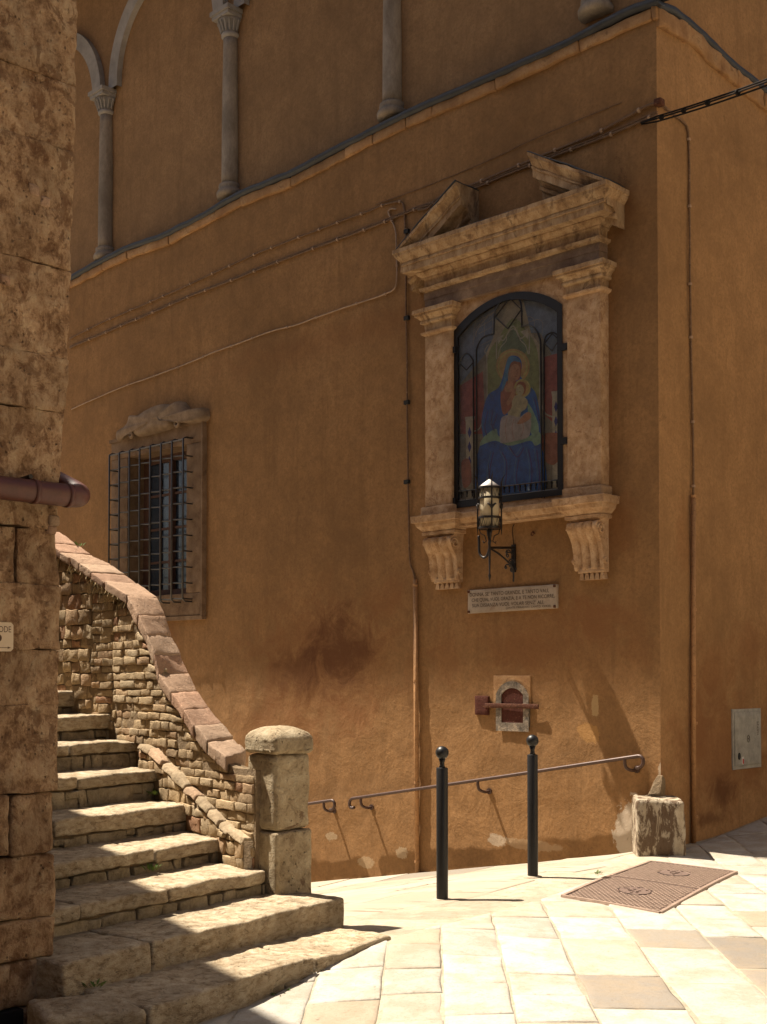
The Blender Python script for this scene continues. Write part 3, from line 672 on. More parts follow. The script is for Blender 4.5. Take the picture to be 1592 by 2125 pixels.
for (xa, xb) in ((-2.59, -2.24), (-.865, -.505)):
    pl_ = MB().hbox(L, xa, xb, -.02, .12, 1.66, 3.42, seg=(6, 2, 30), r=.006, amp=.003).build('pilaster', M['shrine'], sh, True)
    MB().hbox(L, xa-.045, xb+.03, -.02, .15, 1.55, 1.66, seg=(8, 3, 3), r=.02, amp=.006).build('pilaster_base', M['shrine'], pl_, True)
    MB().mould(L, xa, xb, [(.12, 3.36), (.15, 3.375), (.155, 3.395), (.125, 3.405)], .12, 10, .004).build('necking', M['shrine'], pl_)
    MB().mould(L, xa, xb, [(.12, 3.40), (.125, 3.475), (.155, 3.485), (.155, 3.505), (.145, 3.508), (.17, 3.54), (.195, 3.555), (.195, 3.575), (.212, 3.577), (.212, 3.615), (.20, 3.622)], .12, 16, .0035).build('capital', M['cornice'], pl_)
# entablature
MB().mould(L, -2.585, -.51, [(.125, 3.625), (.125, 3.72), (.13, 3.722), (.13, 3.80)], .125, 40, .004, True).build('frieze', M['frieze'], sh)
MB().mould(L, -2.585, -.51, [(.13, 3.795), (.165, 3.81), (.172, 3.835), (.132, 3.845), (.132, 3.915), (.155, 3.925), (.155, 3.94), (.185, 3.965), (.195, 3.985), (.19, 3.992), (.285, 3.995), (.285, 4.06), (.298, 4.062), (.298, 4.085), (.29, 4.09), (.31, 4.11), (.345, 4.155), (.35, 4.175), (.36, 4.178), (.36, 4.22), (.33, 4.225)], .13, 70, .0045).build('cornice', M['cornice'], sh)
MB().hbox(L, -2.66, -.40, -.01, .335, 4.222, 4.234, seg=(30, 2, 1), r=.003, amp=.008, freq=6).build('lead_cover', M['lead'], sh, True)
# raking pieces of the broken pediment (profile extruded along the slope)
def rake(xa, za, xb, zb, seedv):
    prof = [(.12, -.20), (.12, -.165), (.16, -.155), (.16, -.135), (.145, -.13), (.18, -.105), (.27, -.10), (.27, -.055), (.285, -.053), (.285, -.04), (.275, -.037), (.31, -.005), (.33, .015), (.345, .018), (.345, .048), (-.01, .05)]
    prof = [(o_, z_*1.55 if z_ < 0 else z_) for o_, z_ in [(-.01, -.20)]+prof]; N = 22; m = MB(); k = len(prof)
    for i in range(N+1):
        t_ = i/N; x = xa+(xb-xa)*t_; z = za+(zb-za)*t_
        for (o_, dz) in prof:
            p = L.pt(x, o_, z+dz); m.v.append(p+noise.noise_vector(p*9)*.008+noise.noise_vector(p*30)*.003)
    m.f = [(i*k+j, (i+1)*k+j, (i+1)*k+(j+1) % k, i*k+(j+1) % k) for i in range(N) for j in range(k)]+[tuple(range(k)), tuple(reversed(range(N*k, N*k+k)))]
    ob = fixn(m.build('raking_cornice', M['cornice'], sh))
    m = MB(); c = [[[L.pt(x, o_, z+.055+dz) for dz in (0, .012)] for o_ in (-.01, .35)] for x, z in ((xa, za), (xb, zb))]
    m.hexa(c, (16, 3, 1), .003, .012, 7, seedv).build('lead_cover', M['lead'], ob, True)
rake(-2.78, 4.17, -1.99, 4.64, 1); rake(-.33, 4.20, -1.13, 4.66, 2)
# sill and consoles
MB().mould(L, -2.53, -.52, [(.10, 1.425), (.12, 1.43), (.12, 1.455), (.135, 1.458), (.155, 1.49), (.162, 1.50), (.178, 1.502), (.178, 1.545), (.165, 1.555)], .10, 60, .004, False).build('shrine_sill', M['shrine'], sh)
for (xa, xb) in ((-2.56, -2.20), (-.83, -.51)):
    MB().mould(L, xa, xb, [(.13, 1.345), (.135, 1.365), (.165, 1.372), (.165, 1.40), (.155, 1.405), (.18, 1.43), (.205, 1.455), (.215, 1.49), (.24, 1.495), (.245, 1.557), (.22, 1.566)], .13, 18, .004).build('sill_block', M['shrine'], sh)
    # S-scroll console: outline (out,z) swept across x, fluted front
    sc = catmull([Vector((o_, z, 0)) for o_, z in ((.04, .92), (.065, .93), (.075, 1.00), (.085, 1.08), (.105, 1.16), (.15, 1.23), (.185, 1.29), (.175, 1.335), (.13, 1.35))], 5)
    m = MB(); NX = 28; k = len(sc)
    for i in range(NX+1):
        t_ = i/NX; x = xa+(xb-xa)*t_
        fl = -.024*max(0, math.cos((t_-.5)*2*math.pi*3.5))**1 if .08 < t_ < .92 else .004
        for p in sc:
            q = L.pt(x, p.x+fl*(1 if .95 < p.y < 1.33 else .3), p.y); m.v.append(q+noise.noise_vector(q*14)*.004)
    m.f = [(i*k+j, (i+1)*k+j, (i+1)*k+j+1, i*k+j+1) for i in range(NX) for j in range(k-1)]
    nb = len(m.v)
    m.v += [L.pt(xa, -.01, p.y) for p in sc]+[L.pt(xb, -.01, p.y) for p in sc]
    m.f += [(j, j+1, nb+j+1, nb+j) for j in range(k-1)]+[(NX*k+j, nb+k+j, nb+k+j+1, NX*k+j+1) for j in range(k-1)]
    cs = sharp(fixn(m.build('console', M['shrine'], sh)), 60)
    m = MB()
    for (oo, zz, rr) in ((.125, 1.275, .052), (.06, 1.0, .03)):
        for xx, sg in ((xb, 1), (xa, -1)): MB().tube([L.pt(xx+sg*.006, oo+math.cos(q*.45)*rr*(1-q/26), zz+math.sin(q*.45)*rr*(1-q/26)) for q in range(22)], .010, 6).build('volute', M['shrine'], cs, True)
    MB().hbox(L, xa+.03, xb-.0, -.01, .062, .90, .935, seg=(6, 1, 1), r=.006, amp=.003).build('console_foot', M['shrine'], cs, True)
    nG = 5; wG = (xb-xa-.05)/nG
    for q in range(nG):
        xg = xa+.04+wG*(q+.5); MB().prism(L, [(xg-.014, .898), (xg-wG*.46, .84), (xg+wG*.46, .84), (xg+.014, .898)], -.005, .052).build('drop_ornament', M['shrine'], cs)
# painting: flat painted panel set behind the glass
def pmat(name, c):
    c = tuple(min(.75, x*4.6) for x in c)
    t_ = NT(name); a = t_.noise(14, 8, .7); b = t_.noise(60, 5, .7)
    col = t_.ramp(a, [(.3, tuple(x*.6 for x in c)), (.5, c), (.72, tuple(min(1, x*1.35+.01) for x in c))]); col = t_.mix(t_.mr(b, .5, .8, 0, .35), col, tuple(x*.5 for x in c))
    return t_.done(col, .7, None, 0, .3)
def pw(px, py, o_): return L.un(px, py, o_)
paint = MB(); paint.prism(L, [(x, z) for x, z in poly], .004, .012)
PA = fixn(paint.build('painted_panel', pmat('paint ground', (.085, .082, .062)), sh))
PC_ = {'sky': (.06, .085, .115), 'stone': (.20, .18, .125), 'stone2': (.15, .14, .095), 'green': (.085, .105, .045), 'dgreen': (.05, .075, .045), 'red': (.12, .035, .03), 'blue': (.008, .048, .165), 'blue2': (.025, .09, .22), 'blued': (.014, .022, .09), 'halo': (.26, .12, .05), 'halo2': (.30, .16, .06),
       'skin': (.22, .095, .055), 'skin2': (.30, .16, .10), 'cloth': (.33, .22, .16), 'hair': (.10, .04, .02), 'lining': (.09, .20, .12), 'brown': (.12, .05, .03), 'gold': (.24, .15, .06)}
PM = {k: pmat('paint '+k, v) for k, v in PC_.items()}; lay = [0]
def shape(kc, pts, sm=True, nm='painted_shape', closed=True):
    lay[0] += 1; o_ = .013+.0009*lay[0]
    P = [Vector((*pw(a, b, .03), 0)) for a, b in pts]
    if sm: P = catmull(P, 5, True)
    mm = MB(); n = len(P); mm.v = [L.pt(p.x, o_, p.y) for p in P]; mm.f = [tuple(range(n))]
    me = mm.build(nm, PM[kc], PA); bm = bmesh.new(); bm.from_mesh(me.data); bmesh.ops.triangulate(bm, faces=bm.faces); bm.to_mesh(me.data); bm.free(); return me
def stroke(kc, pts, wd=.006, nm='painted_line'):
    lay[0] += .25; o_ = .013+.0009*lay[0]
    P = catmull([Vector((*pw(a, b, .03), 0)) for a, b in pts], 5); mm = MB(); n = len(P)
    for i, p in enumerate(P):
        t_ = (P[min(i+1, n-1)]-P[max(i-1, 0)]).normalized(); q = Vector((-t_.y, t_.x, 0))*wd/2
        mm.v += [L.pt(p.x+q.x, o_, p.y+q.y), L.pt(p.x-q.x, o_, p.y-q.y)]
    mm.f = [(2*i, 2*i+1, 2*i+3, 2*i+2) for i in range(n-1)]; return mm.build(nm, PM[kc], PA)
shape('sky', [(950, 700), (1000, 650), (1075, 618), (1140, 625), (1166, 645), (1166, 780), (1120, 690), (1040, 690), (1000, 740), (950, 800)], False, 'painted_sky')
shape('red', [(953, 800), (1000, 770), (1005, 870), (1000, 900), (953, 900)], False, 'painted_hanging'); shape('red', [(1128, 740), (1164, 730), (1164, 860), (1150, 880), (1128, 860)], False, 'painted_hanging')
shape('stone2', [(1008, 1020), (1008, 730), (1022, 700), (1030, 630), (1055, 612), (1082, 612), (1100, 690), (1122, 720), (1122, 1000)], False, 'painted_throne')
for (xx, y0, y1) in ((972, 865, 1040), (1152, 812, 1015)):
    shape('stone', [(xx-9, y0), (xx+12, y0-2), (xx+10, y0+12), (xx+8, y1), (xx-6, y1), (xx-7, y0+12)], False, 'painted_pillar')
    for q in range(4): shape('blued', [(xx+1, y0+20+q*30), (xx+5, y0+32+q*30), (xx+1, y0+44+q*30), (xx-3, y0+32+q*30)], False, 'painted_inlay')
shape('green', [(1012, 820), (1012, 740), (1035, 700), (1065, 660), (1095, 690), (1115, 730), (1118, 820), (1100, 850), (1030, 850)], True, 'painted_hanging')
shape('dgreen', [(1040, 730), (1045, 705), (1055, 692), (1062, 680), (1075, 692), (1084, 703), (1094, 725), (1070, 745)], True, 'painted_arch')
stroke('stone', [(1030, 745), (1032, 700), (1045, 706), (1064, 676), (1080, 702), (1097, 692), (1098, 735)], .014); stroke('stone', [(1033, 745), (1038, 722), (1050, 708), (1052, 694), (1064, 682), (1075, 692), (1080, 706), (1090, 716), (1096, 735)], .008)
shape('stone', [(1032, 700), (1046, 694), (1034, 714)], False); shape('stone', [(1080, 688), (1096, 682), (1096, 704)], False)
stroke('stone', [(1011, 1000), (1011, 760), (1006, 730), (1014, 715)], .008); stroke('stone', [(1120, 860), (1120, 760)], .008); stroke('stone', [(984, 895), (996, 888), (1004, 862), (1006, 840)], .012); stroke('stone', [(1124, 840), (1132, 858), (1144, 864), (1152, 866)], .014)
shape('brown', [(1125, 905), (1150, 898), (1162, 905), (1164, 945), (1148, 965), (1128, 950)], True, 'painted_bench'); shape('brown', [(958, 960), (975, 955), (978, 1000), (962, 1010)], True, 'painted_bench')
def disc(kc, cx, cy, rx, ry, nm='painted_halo'): return shape(kc, [(cx+rx*math.cos(a), cy+ry*math.sin(a)) for a in np.linspace(0, 2*math.pi, 16, endpoint=False)], True, nm)
disc('halo', 1065, 760, 35, 36); disc('halo2', 1065, 760, 31, 32); disc('halo', 1065, 760, 28, 29)
shape('blue', [(1056, 742), (1068, 738), (1080, 744), (1084, 760), (1082, 782), (1098, 800), (1112, 815), (1120, 850), (1122, 880), (1124, 920), (1132, 960), (1130, 1020), (1060, 1030), (995, 1035), (988, 980), (995, 930), (1004, 915), (1000, 880), (1004, 850), (1014, 820), (1034, 806), (1042, 790), (1050, 760)], True, 'painted_robe')
shape('lining', [(996, 925), (1006, 906), (1030, 890), (1036, 905), (1060, 915), (1100, 905), (1118, 895), (1126, 915), (1112, 925), (1100, 915), (1060, 925), (1030, 915), (1010, 920)], True, 'painted_lining')
shape('lining', [(1096, 838), (1106, 850), (1118, 880), (1118, 905), (1106, 905), (1100, 880)], True, 'painted_lining')
shape('brown', [(1044, 800), (1058, 790), (1078, 795), (1082, 820), (1060, 850), (1046, 860), (1040, 830)], True, 'painted_dress')
shape('hair', [(1058, 758), (1070, 748), (1082, 754), (1083, 772), (1078, 788), (1062, 790), (1056, 775)], True, 'painted_hair')
shape('skin', [(1060, 766), (1068, 756), (1077, 758), (1081, 768), (1080, 780), (1074, 790), (1066, 792), (1066, 802), (1056, 804), (1056, 786)], True, 'painted_face')
shape('skin', [(1052, 800), (1066, 800), (1070, 808), (1060, 814), (1050, 812)], True, 'painted_neck')
shape('blue2', [(1056, 744), (1068, 740), (1079, 746), (1081, 752), (1068, 750), (1060, 758), (1056, 780), (1048, 805), (1042, 812), (1048, 780)], True, 'painted_veil')
disc('halo2', 1086, 806, 17, 19); disc('halo', 1086, 806, 14, 16)
shape('hair', [(1074, 800), (1080, 793), (1091, 795), (1094, 806), (1090, 818), (1084, 814), (1080, 804)], True, 'painted_hair')
shape('skin2', [(1074, 804), (1080, 798), (1088, 803), (1089, 815), (1082, 822), (1075, 816)], True, 'painted_face')
shape('skin2', [(1066, 826), (1078, 820), (1090, 824), (1098, 834), (1094, 848), (1084, 856), (1080, 866), (1062, 866), (1056, 858), (1064, 846)], True, 'painted_child')
shape('cloth', [(1042, 872), (1056, 862), (1080, 866), (1094, 858), (1104, 868), (1104, 890), (1098, 908), (1070, 916), (1048, 920), (1040, 914)], True, 'painted_cloth')
shape('skin', [(1054, 836), (1060, 824), (1066, 812), (1074, 806), (1072, 816), (1068, 828), (1058, 842)], True, 'painted_hand'); shape('skin', [(1086, 866), (1096, 856), (1104, 858), (1104, 868), (1090, 878), (1076, 880)], True, 'painted_hand')
for pts in ([(1010, 850), (1004, 880), (1008, 900)], [(1020, 850), (1018, 875), (1024, 890)], [(1030, 855), (1022, 880)], [(1022, 935), (1014, 980), (1018, 1020)], [(1040, 935), (1050, 960), (1046, 1010)], [(1056, 925), (1072, 945), (1086, 925)], [(1095, 930), (1102, 970), (1100, 1020)], [(1112, 930), (1118, 980), (1116, 1015)], [(1075, 950), (1070, 990), (1078, 1020)], [(1108, 825), (1114, 850), (1118, 870)]):
    stroke('blue2', pts, .007); stroke('blued', [(a+5, b+4) for a, b in pts], .012)
for pts in ([(1056, 868), (1052, 890), (1056, 914)], [(1070, 870), (1066, 890), (1070, 912)], [(1086, 872), (1090, 890), (1084, 908)]): stroke('brown', pts, .004)
for k in range(9): stroke('stone2', [(985+k*2, 650+12*abs(4-k)+20), (990+k*16, 640+6*abs(4-k)), (992+k*17, 700)], .003)
for pts in ([(1070, 767), (1074, 766)], [(1077, 768), (1080, 768)], [(1076, 768), (1078, 776), (1075, 777)], [(1072, 782), (1077, 782)], [(1080, 806), (1083, 805)], [(1081, 814), (1084, 814)]): stroke('hair', pts, .005)
for pts in ([(1060, 766), (1058, 780), (1060, 800)], [(1052, 806), (1060, 812), (1068, 806)]): stroke('gold', pts, .004)
# iron frame, tracery bars, glass
fo = .066
m = MB(); n = len(poly)
def inset(p, d): 
    cx, cz = (ax0+ax1)/2, 2.6; return (p[0]+(d if p[0] < cx-.05 else -d if p[0] > cx+.05 else 0), p[1]+(d if p[1] < azb+.01 else (-d if p[1] > azs-.01 else 0)))
ringed([inset(p, .055) for p in poly], .055, .085, [inset(p, -.004) for p in poly], 'iron_frame', M['blackiron'], sh)
m = MB().prism(L, [inset(p, .03) for p in poly], .0655, .067); fixn(m.build('shrine_glass', M['shrineglass'], sh))
def bar(pts, r_=.008, nm='tracery_bar'):
    P = [L.pt(*((lambda q: (q[0], .075, q[1]))(L.un(a, b, .075)))) for a, b in pts]; return MB().tube(P, r_, 6).build(nm, M['blackiron'], sh)
def cv(pts, n=6): return [(p.x, p.y) for p in catmull([Vector((a, b, 0)) for a, b in pts], n)]
bar([(990, 1046), (989, 745)]+cv([(989, 745), (990, 722), (1000, 703), (1012, 696), (1025, 693)])+[(1025, 690), (1026, 655)]+cv([(1026, 655), (1030, 640), (1040, 625), (1056, 616)]))
bar(cv([(1056, 616), (1070, 614), (1080, 626), (1083, 645)])+[(1083, 678)]+cv([(1083, 678), (1098, 675), (1112, 684), (1121, 705), (1122, 720)])+[(1125, 1034)])
bar([(984, 1048), (982, 748)]+cv([(982, 748), (974, 736), (966, 734), (956, 745), (953, 756)])); bar([(1130, 1034), (1129, 715)]+cv([(1129, 715), (1133, 698), (1146, 690), (1158, 696), (1164, 706)]))
bar([(1028, 658), (1054, 682), (1082, 642), (1058, 618), (1028, 658)]); bar([(1130, 713), (1146, 728), (1160, 705), (1146, 692), (1130, 713)], .006); bar([(955, 755), (968, 768), (982, 752)], .006)
bar([(952, 1020), (1168, 995)], .007); bar([(952, 1040), (1168, 1014)], .007)
m = MB()
for k in range(20):
    px = 958+k*11; py = 1019-(px-952)*25/216; x_, z_ = L.un(px, py, .075); m.tube([L.pt(x_, .075, z_), L.pt(x_, .075, z_-.035)], .010, 5); m.tube([L.pt(x_, .075, z_-.035), L.pt(x_, .075, z_-.07)], .006, 5)
m.build('cresting', M['blackiron'], sh)
for (px, py) in ((943, 727), (1174, 720), (1174, 915), (943, 1040)):
    x_, z_ = L.un(px, py, .08); fixn(MB().box(L, x_-.035, x_+.03, .06, .105, z_-.03, z_+.03).build('hinge', M['blackiron'], sh))

# ------------------------------------------------------------------ marble plaque with verse
def text(s_, fr, x, z, o_, h, width, mat, parent, name='inscription', align='LEFT', vert=False):
    cu = bpy.data.curves.new('t', 'FONT'); cu.body = s_; cu.size = 1.0; cu.extrude = 0.0; cu.align_x = 'LEFT'
    to = bpy.data.objects.new('t', cu); COL.objects.link(to); dg = bpy.context.evaluated_depsgraph_get(); dg.update()
    me = bpy.data.meshes.new_from_object(to.evaluated_get(dg)); bpy.data.objects.remove(to)
    vs = [v.co.copy() for v in me.vertices]; x0 = min(v.x for v in vs); x1 = max(v.x for v in vs)
    sx = width/(x1-x0); m = MB()
    for v in vs:
        a, b = (v.x-x0)*sx, v.y*h/.72
        if vert: a, b = -b, a
        m.v.append(fr.pt(x+a, o_, z+b))
    m.f = [tuple(p.vertices) for p in me.polygons]; bpy.data.meshes.remove(me)
    return m.build(name, mat, parent)
pq = thing('inscribed_plaque', L.pt(-1.58, 0, .59), 'pale stone plaque carved with three lines of verse below the lantern', 'plaque')
c = [[[L.pt(x, o_, z) for z in (z0, z1)] for o_ in (-.01, .03)] for x, z0, z1 in ((-2.115, .59, .817), (-1.058, .603, .821))]
MB().hexa(c, (18, 1, 5), .004, .0025, 9).build('stone_tablet', M['plaque'], pq, True)
for (s_, x, z, w_, h_) in (("DONNA, SE' TANTO GRANDE, E TANTO VALI,", -2.085, .752, .945, .036), ("CHE QUAL VUOL GRAZIA, E A TE NON RICORRE,", -2.06, .700, .985, .034), ("SUA DISIANZA VUOL VOLAR SENZ' ALI.", -2.055, .648, .86, .034), ("(DANTE PARADISO, CANTO XXXIII)", -1.64, .617, .52, .020)):
    text(s_, L, x, z, .0337, h_, w_, M['ink'], pq)
for (x, z) in ((-2.10, .800), (-1.075, .805), (-2.10, .605), (-1.075, .618)): MB().lathe((0, 0, 0), [(.012, 0)], 3) ; MB().hbox(L, x-.012, x+.012, .03, .042, z-.012, z+.012, seg=(1, 1, 1), r=.005, amp=0).build('clamp', M['rust'], pq, True)

# ------------------------------------------------------------------ lantern on its bracket
LC = PY(1016, 1060, 11.24); lc = Vector((LC.x, LC.y, 0)); z0 = 1.345; z1 = 1.715; zr = .099
lan = thing('wall_lantern', L.pt(-1.57, 0, .93), 'black wrought iron lantern with cream glass and spiked straps on a scrolled bracket', 'lantern')
MB().lathe(lc, [(zr-.012, z0+.01), (zr-.012, z1-.005)], 28).build('lamp_glass', M['lampglass'], lan, True)
MB().lathe(lc, [(zr+.004, z1), (zr+.006, z1+.008), (.0005, z1+.085)], 28).build('cone_cap', M['cap'], lan, True)
MB().tube([lc+Vector((0, 0, z1+.08)), lc+Vector((-.004, 0, z1+.14)), lc+Vector((-.010, 0, z1+.235))], .004, 5, rs=[.006, .004, .0008]).build('finial_spike', M['darkiron'], lan)
for zz in (z0, z0+.095, z1-.095, z1): MB().lathe(lc, [(zr-.002, zz-.009), (zr+.008, zz-.009), (zr+.008, zz+.009), (zr-.002, zz+.009)], 28).build('hoop', M['darkiron'], lan)
for za in (z0, z1-.095):
    P = []
    for k in range(29): a = 2*math.pi*k/28; P.append(lc+Vector((math.cos(a)*(zr+.003), math.sin(a)*(zr+.003), za+(.01 if k % 2 else .085))))
    MB().tube(P, .0035, 4).build('zigzag_band', M['darkiron'], lan)
for k in range(4):
    a = math.radians(-84+90*k); d = Vector((math.cos(a), math.sin(a), 0)); q = lc+d*(zr+.012)
    MB().tube([q+Vector((0, 0, z0-.06)), q+Vector((0, 0, z0)), q+Vector((0, 0, z1)), q+Vector((0, 0, z1+.05)), q+d*.012+Vector((0, 0, z1+.09)), q+d*.04+Vector((0, 0, z1+.135))], .008, 6, rs=[.002, .008, .008, .007, .006, .001]).build('strap', M['darkiron'], lan)
    s2 = Vector((-d.y, d.x, 0)); zl = (z0+z1)/2
    lf = MB()
    for sg in (1, -1):
        lf.tube([q+Vector((0, 0, zl-.02)), q+s2*sg*.014+Vector((0, 0, zl+.015)), q+s2*sg*.036+Vector((0, 0, zl+.03)), q+s2*sg*.044+Vector((0, 0, zl+.024))], .01, 5, rs=[.004, .013, .008, .001])
    lf.build('leaf_ornament', M['darkiron'], lan, True)
    MB().tube([lc+d*zr*.95+Vector((0, 0, z0-.01)), lc+d*.085+Vector((0, 0, z0-.05)), lc+d*.045+Vector((0, 0, z0-.07)), lc+d*.03+Vector((0, 0, z0-.12)), lc+d*.055+Vector((0, 0, z0-.14)), lc+d*.06+Vector((0, 0, z0-.12))], .005, 5).build('lower_scroll', M['darkiron'], lan, True)
za = 1.165; aw = L.pt(-1.561, .01, 1.19)
ae = lc+Vector((0, 0, za))
MB().tube([lc+Vector((0, 0, z0)), lc+Vector((0, 0, z0-.06)), lc+Vector((0, 0, z0-.12)), ae, lc+Vector((0, 0, .93)), lc+Vector((0, 0, .91)), lc+Vector((0, 0, .89)), lc+Vector((0, 0, .85))], .01, 7, rs=[.02, .02, .012, .013, .007, .014, .010, .001]).build('centre_rod', M['darkiron'], lan, True)
MB().tube([ae+Vector((0, 0, 0)), ae.lerp(aw, .5), aw], .013, 6).build('bracket_arm', M['darkiron'], lan)
bb = L.pt(-1.55, .05, 1.0)
MB().tube(catmull([ae+Vector((.01, 0, -.01)), ae.lerp(bb, .5)+Vector((0, 0, .02)), bb, L.pt(-1.56, .02, .87)], 6), .009, 6).build('brace', M['darkiron'], lan)
MB().tube(catmull([ae, ae+L.ex*-.03+Vector((0, 0, -.07)), ae+L.ex*-.075+Vector((0, 0, -.085)), ae+L.ex*-.12+Vector((0, 0, -.04)), ae+L.ex*-.125+Vector((0, 0, .06)), ae+L.ex*-.13+Vector((0, 0, .12))], 6), .012, 7).build('hook_scroll', M['darkiron'], lan, True)
m = MB()
for (dx, dz, r_) in ((-.03, -.05, .035), (.0, -.12, .04), (-.05, -.16, .03), (.02, -.19, .035), (-.04, -.02, .025)):
    m.tube([L.pt(-1.57+dx+math.cos(k*.6)*r_*(1-k/16), .03+.003*k, 1.17+dz+math.sin(k*.6)*r_*(1-k/16)) for k in range(13)], .007, 5)
m.build('rosette', M['darkiron'], lan, True)
fixn(MB().box(L, -1.59, -1.545, -.002, .015, .96, 1.22).build('wall_plate', M['darkiron'], lan))
MB().tube(catmull([L.pt(*((lambda q: (q[0], .012, q[1]))(L.un(a, b)))) for a, b in ((1068, 1132), (1066, 1110), (1066, 1095), (1069, 1088))], 4), .004, 5).build('lamp_wire', M['darkcable'], lan)
x_, z_ = L.un(1108, 1108); m = MB(); m.tube([L.pt(x_+math.cos(k*.55)*.018, .01+.0015*k, z_+math.sin(k*.55)*.018) for k in range(14)], .005, 5)
m.build('wall_hook', M['rust'], None, True, base=L.pt(x_, 0, z_), label='small rusty ring hook in the plaster right of the lantern', category='hook')

# ------------------------------------------------------------------ arched iron niche door
ni = thing('niche_door', L.pt(-1.58, 0, -.54), 'small arched rusty door in a stone surround barred across, above the handrail', 'niche')
na = [L.un(a, b) for a, b in ((1035, 1518), (1035, 1460))]; xa, xb = -1.775, -1.385; zb_, zs_, zt_ = -.53, -.19, -.03
iP = [(xb-.065, zb_+.08), (xb-.065, zs_)]+arch(xa+.065, xb-.065, zs_+.0, zt_-.095, 11)[1:-1]+[(xa+.065, zs_), (xa+.065, zb_+.08)]
oP = [(xb, zb_), (xb, zs_)]+arch(xa, xb, zs_, zt_-.03, 11)[1:-1]+[(xa, zs_), (xa, zb_)]
ringed(iP, -.0, .022, oP, 'arched_surround', M['nichestone'], ni)
MB().hbox(L, -1.815, -1.375, -.02, .009, -.30, -.01, seg=(6, 1, 5), r=.006, amp=.002).build('backing_stone', M['ledge'], ni, True)
MB().prism(L, iP, -.02, .0135).build('iron_door', M['rustdoor'], ni)
MB().hbox(L, -1.90, -1.26, .024, .036, -.315, -.272, seg=(18, 1, 1), r=.004, amp=.003).build('locking_bar', M['rust'], ni, True)
MB().hbox(L, -2.03, -1.865, .0, .03, -.385, -.205, seg=(4, 1, 4), r=.004, amp=.003).build('lock_plate', M['rustdoor'], ni, True)

# ------------------------------------------------------------------ handrails
def rail(pts, curlL, curlR, brk, label):
    W3 = [L.pt(*((lambda q: (q[0], .115, q[1]))(L.un(a, b, .115)))) for a, b in pts]
    t_ = thing('handrail', L.pt(L.un(*pts[0], .115)[0], 0, W3[0].z-.8), label, 'handrail')
    d = (W3[-1]-W3[0]).normalized(); P = list(W3); dn = Vector((0, 0, -1))
    def curl(p, dd):
        out = []
        for k in range(1, 9):
            a = k/8*math.pi*1.15; out.append(p+dd*math.sin(a)*.05+dn*(1-math.cos(a))*.05)
        return out
    if curlL: P = list(reversed(curl(P[0], -d)))+P
    if curlR: P = P+curl(P[-1], d)
    MB().tube(P, .0165, 8).build('rail', M['rail'], t_, True)
    for (a, b) in brk:
        x, z = L.un(a, b, .115)
        MB().tube(catmull([L.pt(x, .115, z), L.pt(x, .113, z-.05), L.pt(x+.01, .10, z-.085), L.pt(x+.03, .05, z-.105), L.pt(x+.045, .0, z-.10)], 4), .015, 7).build('bracket', M['rail'], t_, True)
        MB().tube([L.pt(x+.047, .0, z-.10), L.pt(x+.047, .012, z-.10)], .03, 10).build('wall_flange', M['rail'], t_)
rail([(732, 1657), (1040, 1612), (1325, 1569)], True, True, [(749, 1656), (992, 1621), (1297, 1574)], 'long brown iron handrail with curled ends running behind both bollards')
rail([(560, 1677), (640, 1668), (688, 1661)], False, True, [(672, 1664)], 'short brown handrail end curling out from behind the stone gatepost')

# ------------------------------------------------------------------ bollards
def bollard(px, py, label, rr):
    p = gp(px, py); H = 1.055; t_ = thing('bollard', (p.x, p.y, p.z), label, 'bollard', 'black bollards at the street edge'); c0 = Vector((p.x, p.y, p.z))
    MB().lathe(c0, [(rr, -.05), (rr, H-.155), (rr-.003, H-.150), (.020, H-.147)], 32).build('shaft', M['blackiron'], t_, True)
    sharp(t_.children[0], 40) if t_.children else None
    MB().lathe(c0, [(.024, H-.15), (.017, H-.135), (.016, H-.115), (.024, H-.09)], 20).build('neck', M['blackiron'], t_, True)
    MB().lathe(c0, [(.001, H-.094)]+[(.046*math.sin(a), H-.048-.046*math.cos(a)) for a in np.linspace(.15, math.pi-.02, 18)], 28).build('ball_finial', M['blackiron'], t_, True)
    MB().lathe(c0, [(rr+.03, -.03), (rr+.028, .006), (rr-.002, .011)], 24).build('mortar_collar', M['joint'], t_, True)
bollard(918, 1868, 'black bollard with ball top nearer the steps, its foot lower in view', .040)
bollard(1106, 1820, 'black bollard with ball top nearer the wall and shrine plaque', .039)

# ------------------------------------------------------------------ corner bumper stone
b0 = gp(1375, 1775); z0 = b0.z
bs = MB(); fb = Fr((b0.x, b0.y), (1, -.10))
c = [[[fb.pt(x+(sx*.004 if z else 0), o_, z0+(-.12 if not z else .455+(.0 if x < 0 else -.01))) for z in (0, 1)] for o_ in (-.42, 0)] for x, sx in ((-.21, 1), (.19, -1))]
bs.hexa(c, (12, 10, 14), .028, .016, 5, 2, .006); bs.build('bumper_stone', M['bumper'], None, True, base=(b0.x, b0.y, z0), label='squat worn white stone block stained dark at the foot of the building corner', category='stone block')
# chipped stone above it on the corner
m = MB(); x_, z_ = L.un(1376, 1640)
c = [[[L.pt(x, o_, z) for z in (z_-.08, z_+.10)] for o_ in (-.03, .05)] for x in (-.12, .03)]
for k in range(8):
    for a in (0, 1):
        pass
c[0][1][1] = L.pt(-.03, .01, z_+.13); c[1][1][1] = L.pt(.03, .03, z_+.13); c[0][0][1] = L.pt(-.03, -.03, z_+.06)
m.hexa(c, (4, 3, 4), .015, .015, 9, 5); m.build('corner_repair', M['mortar'], bld, True)

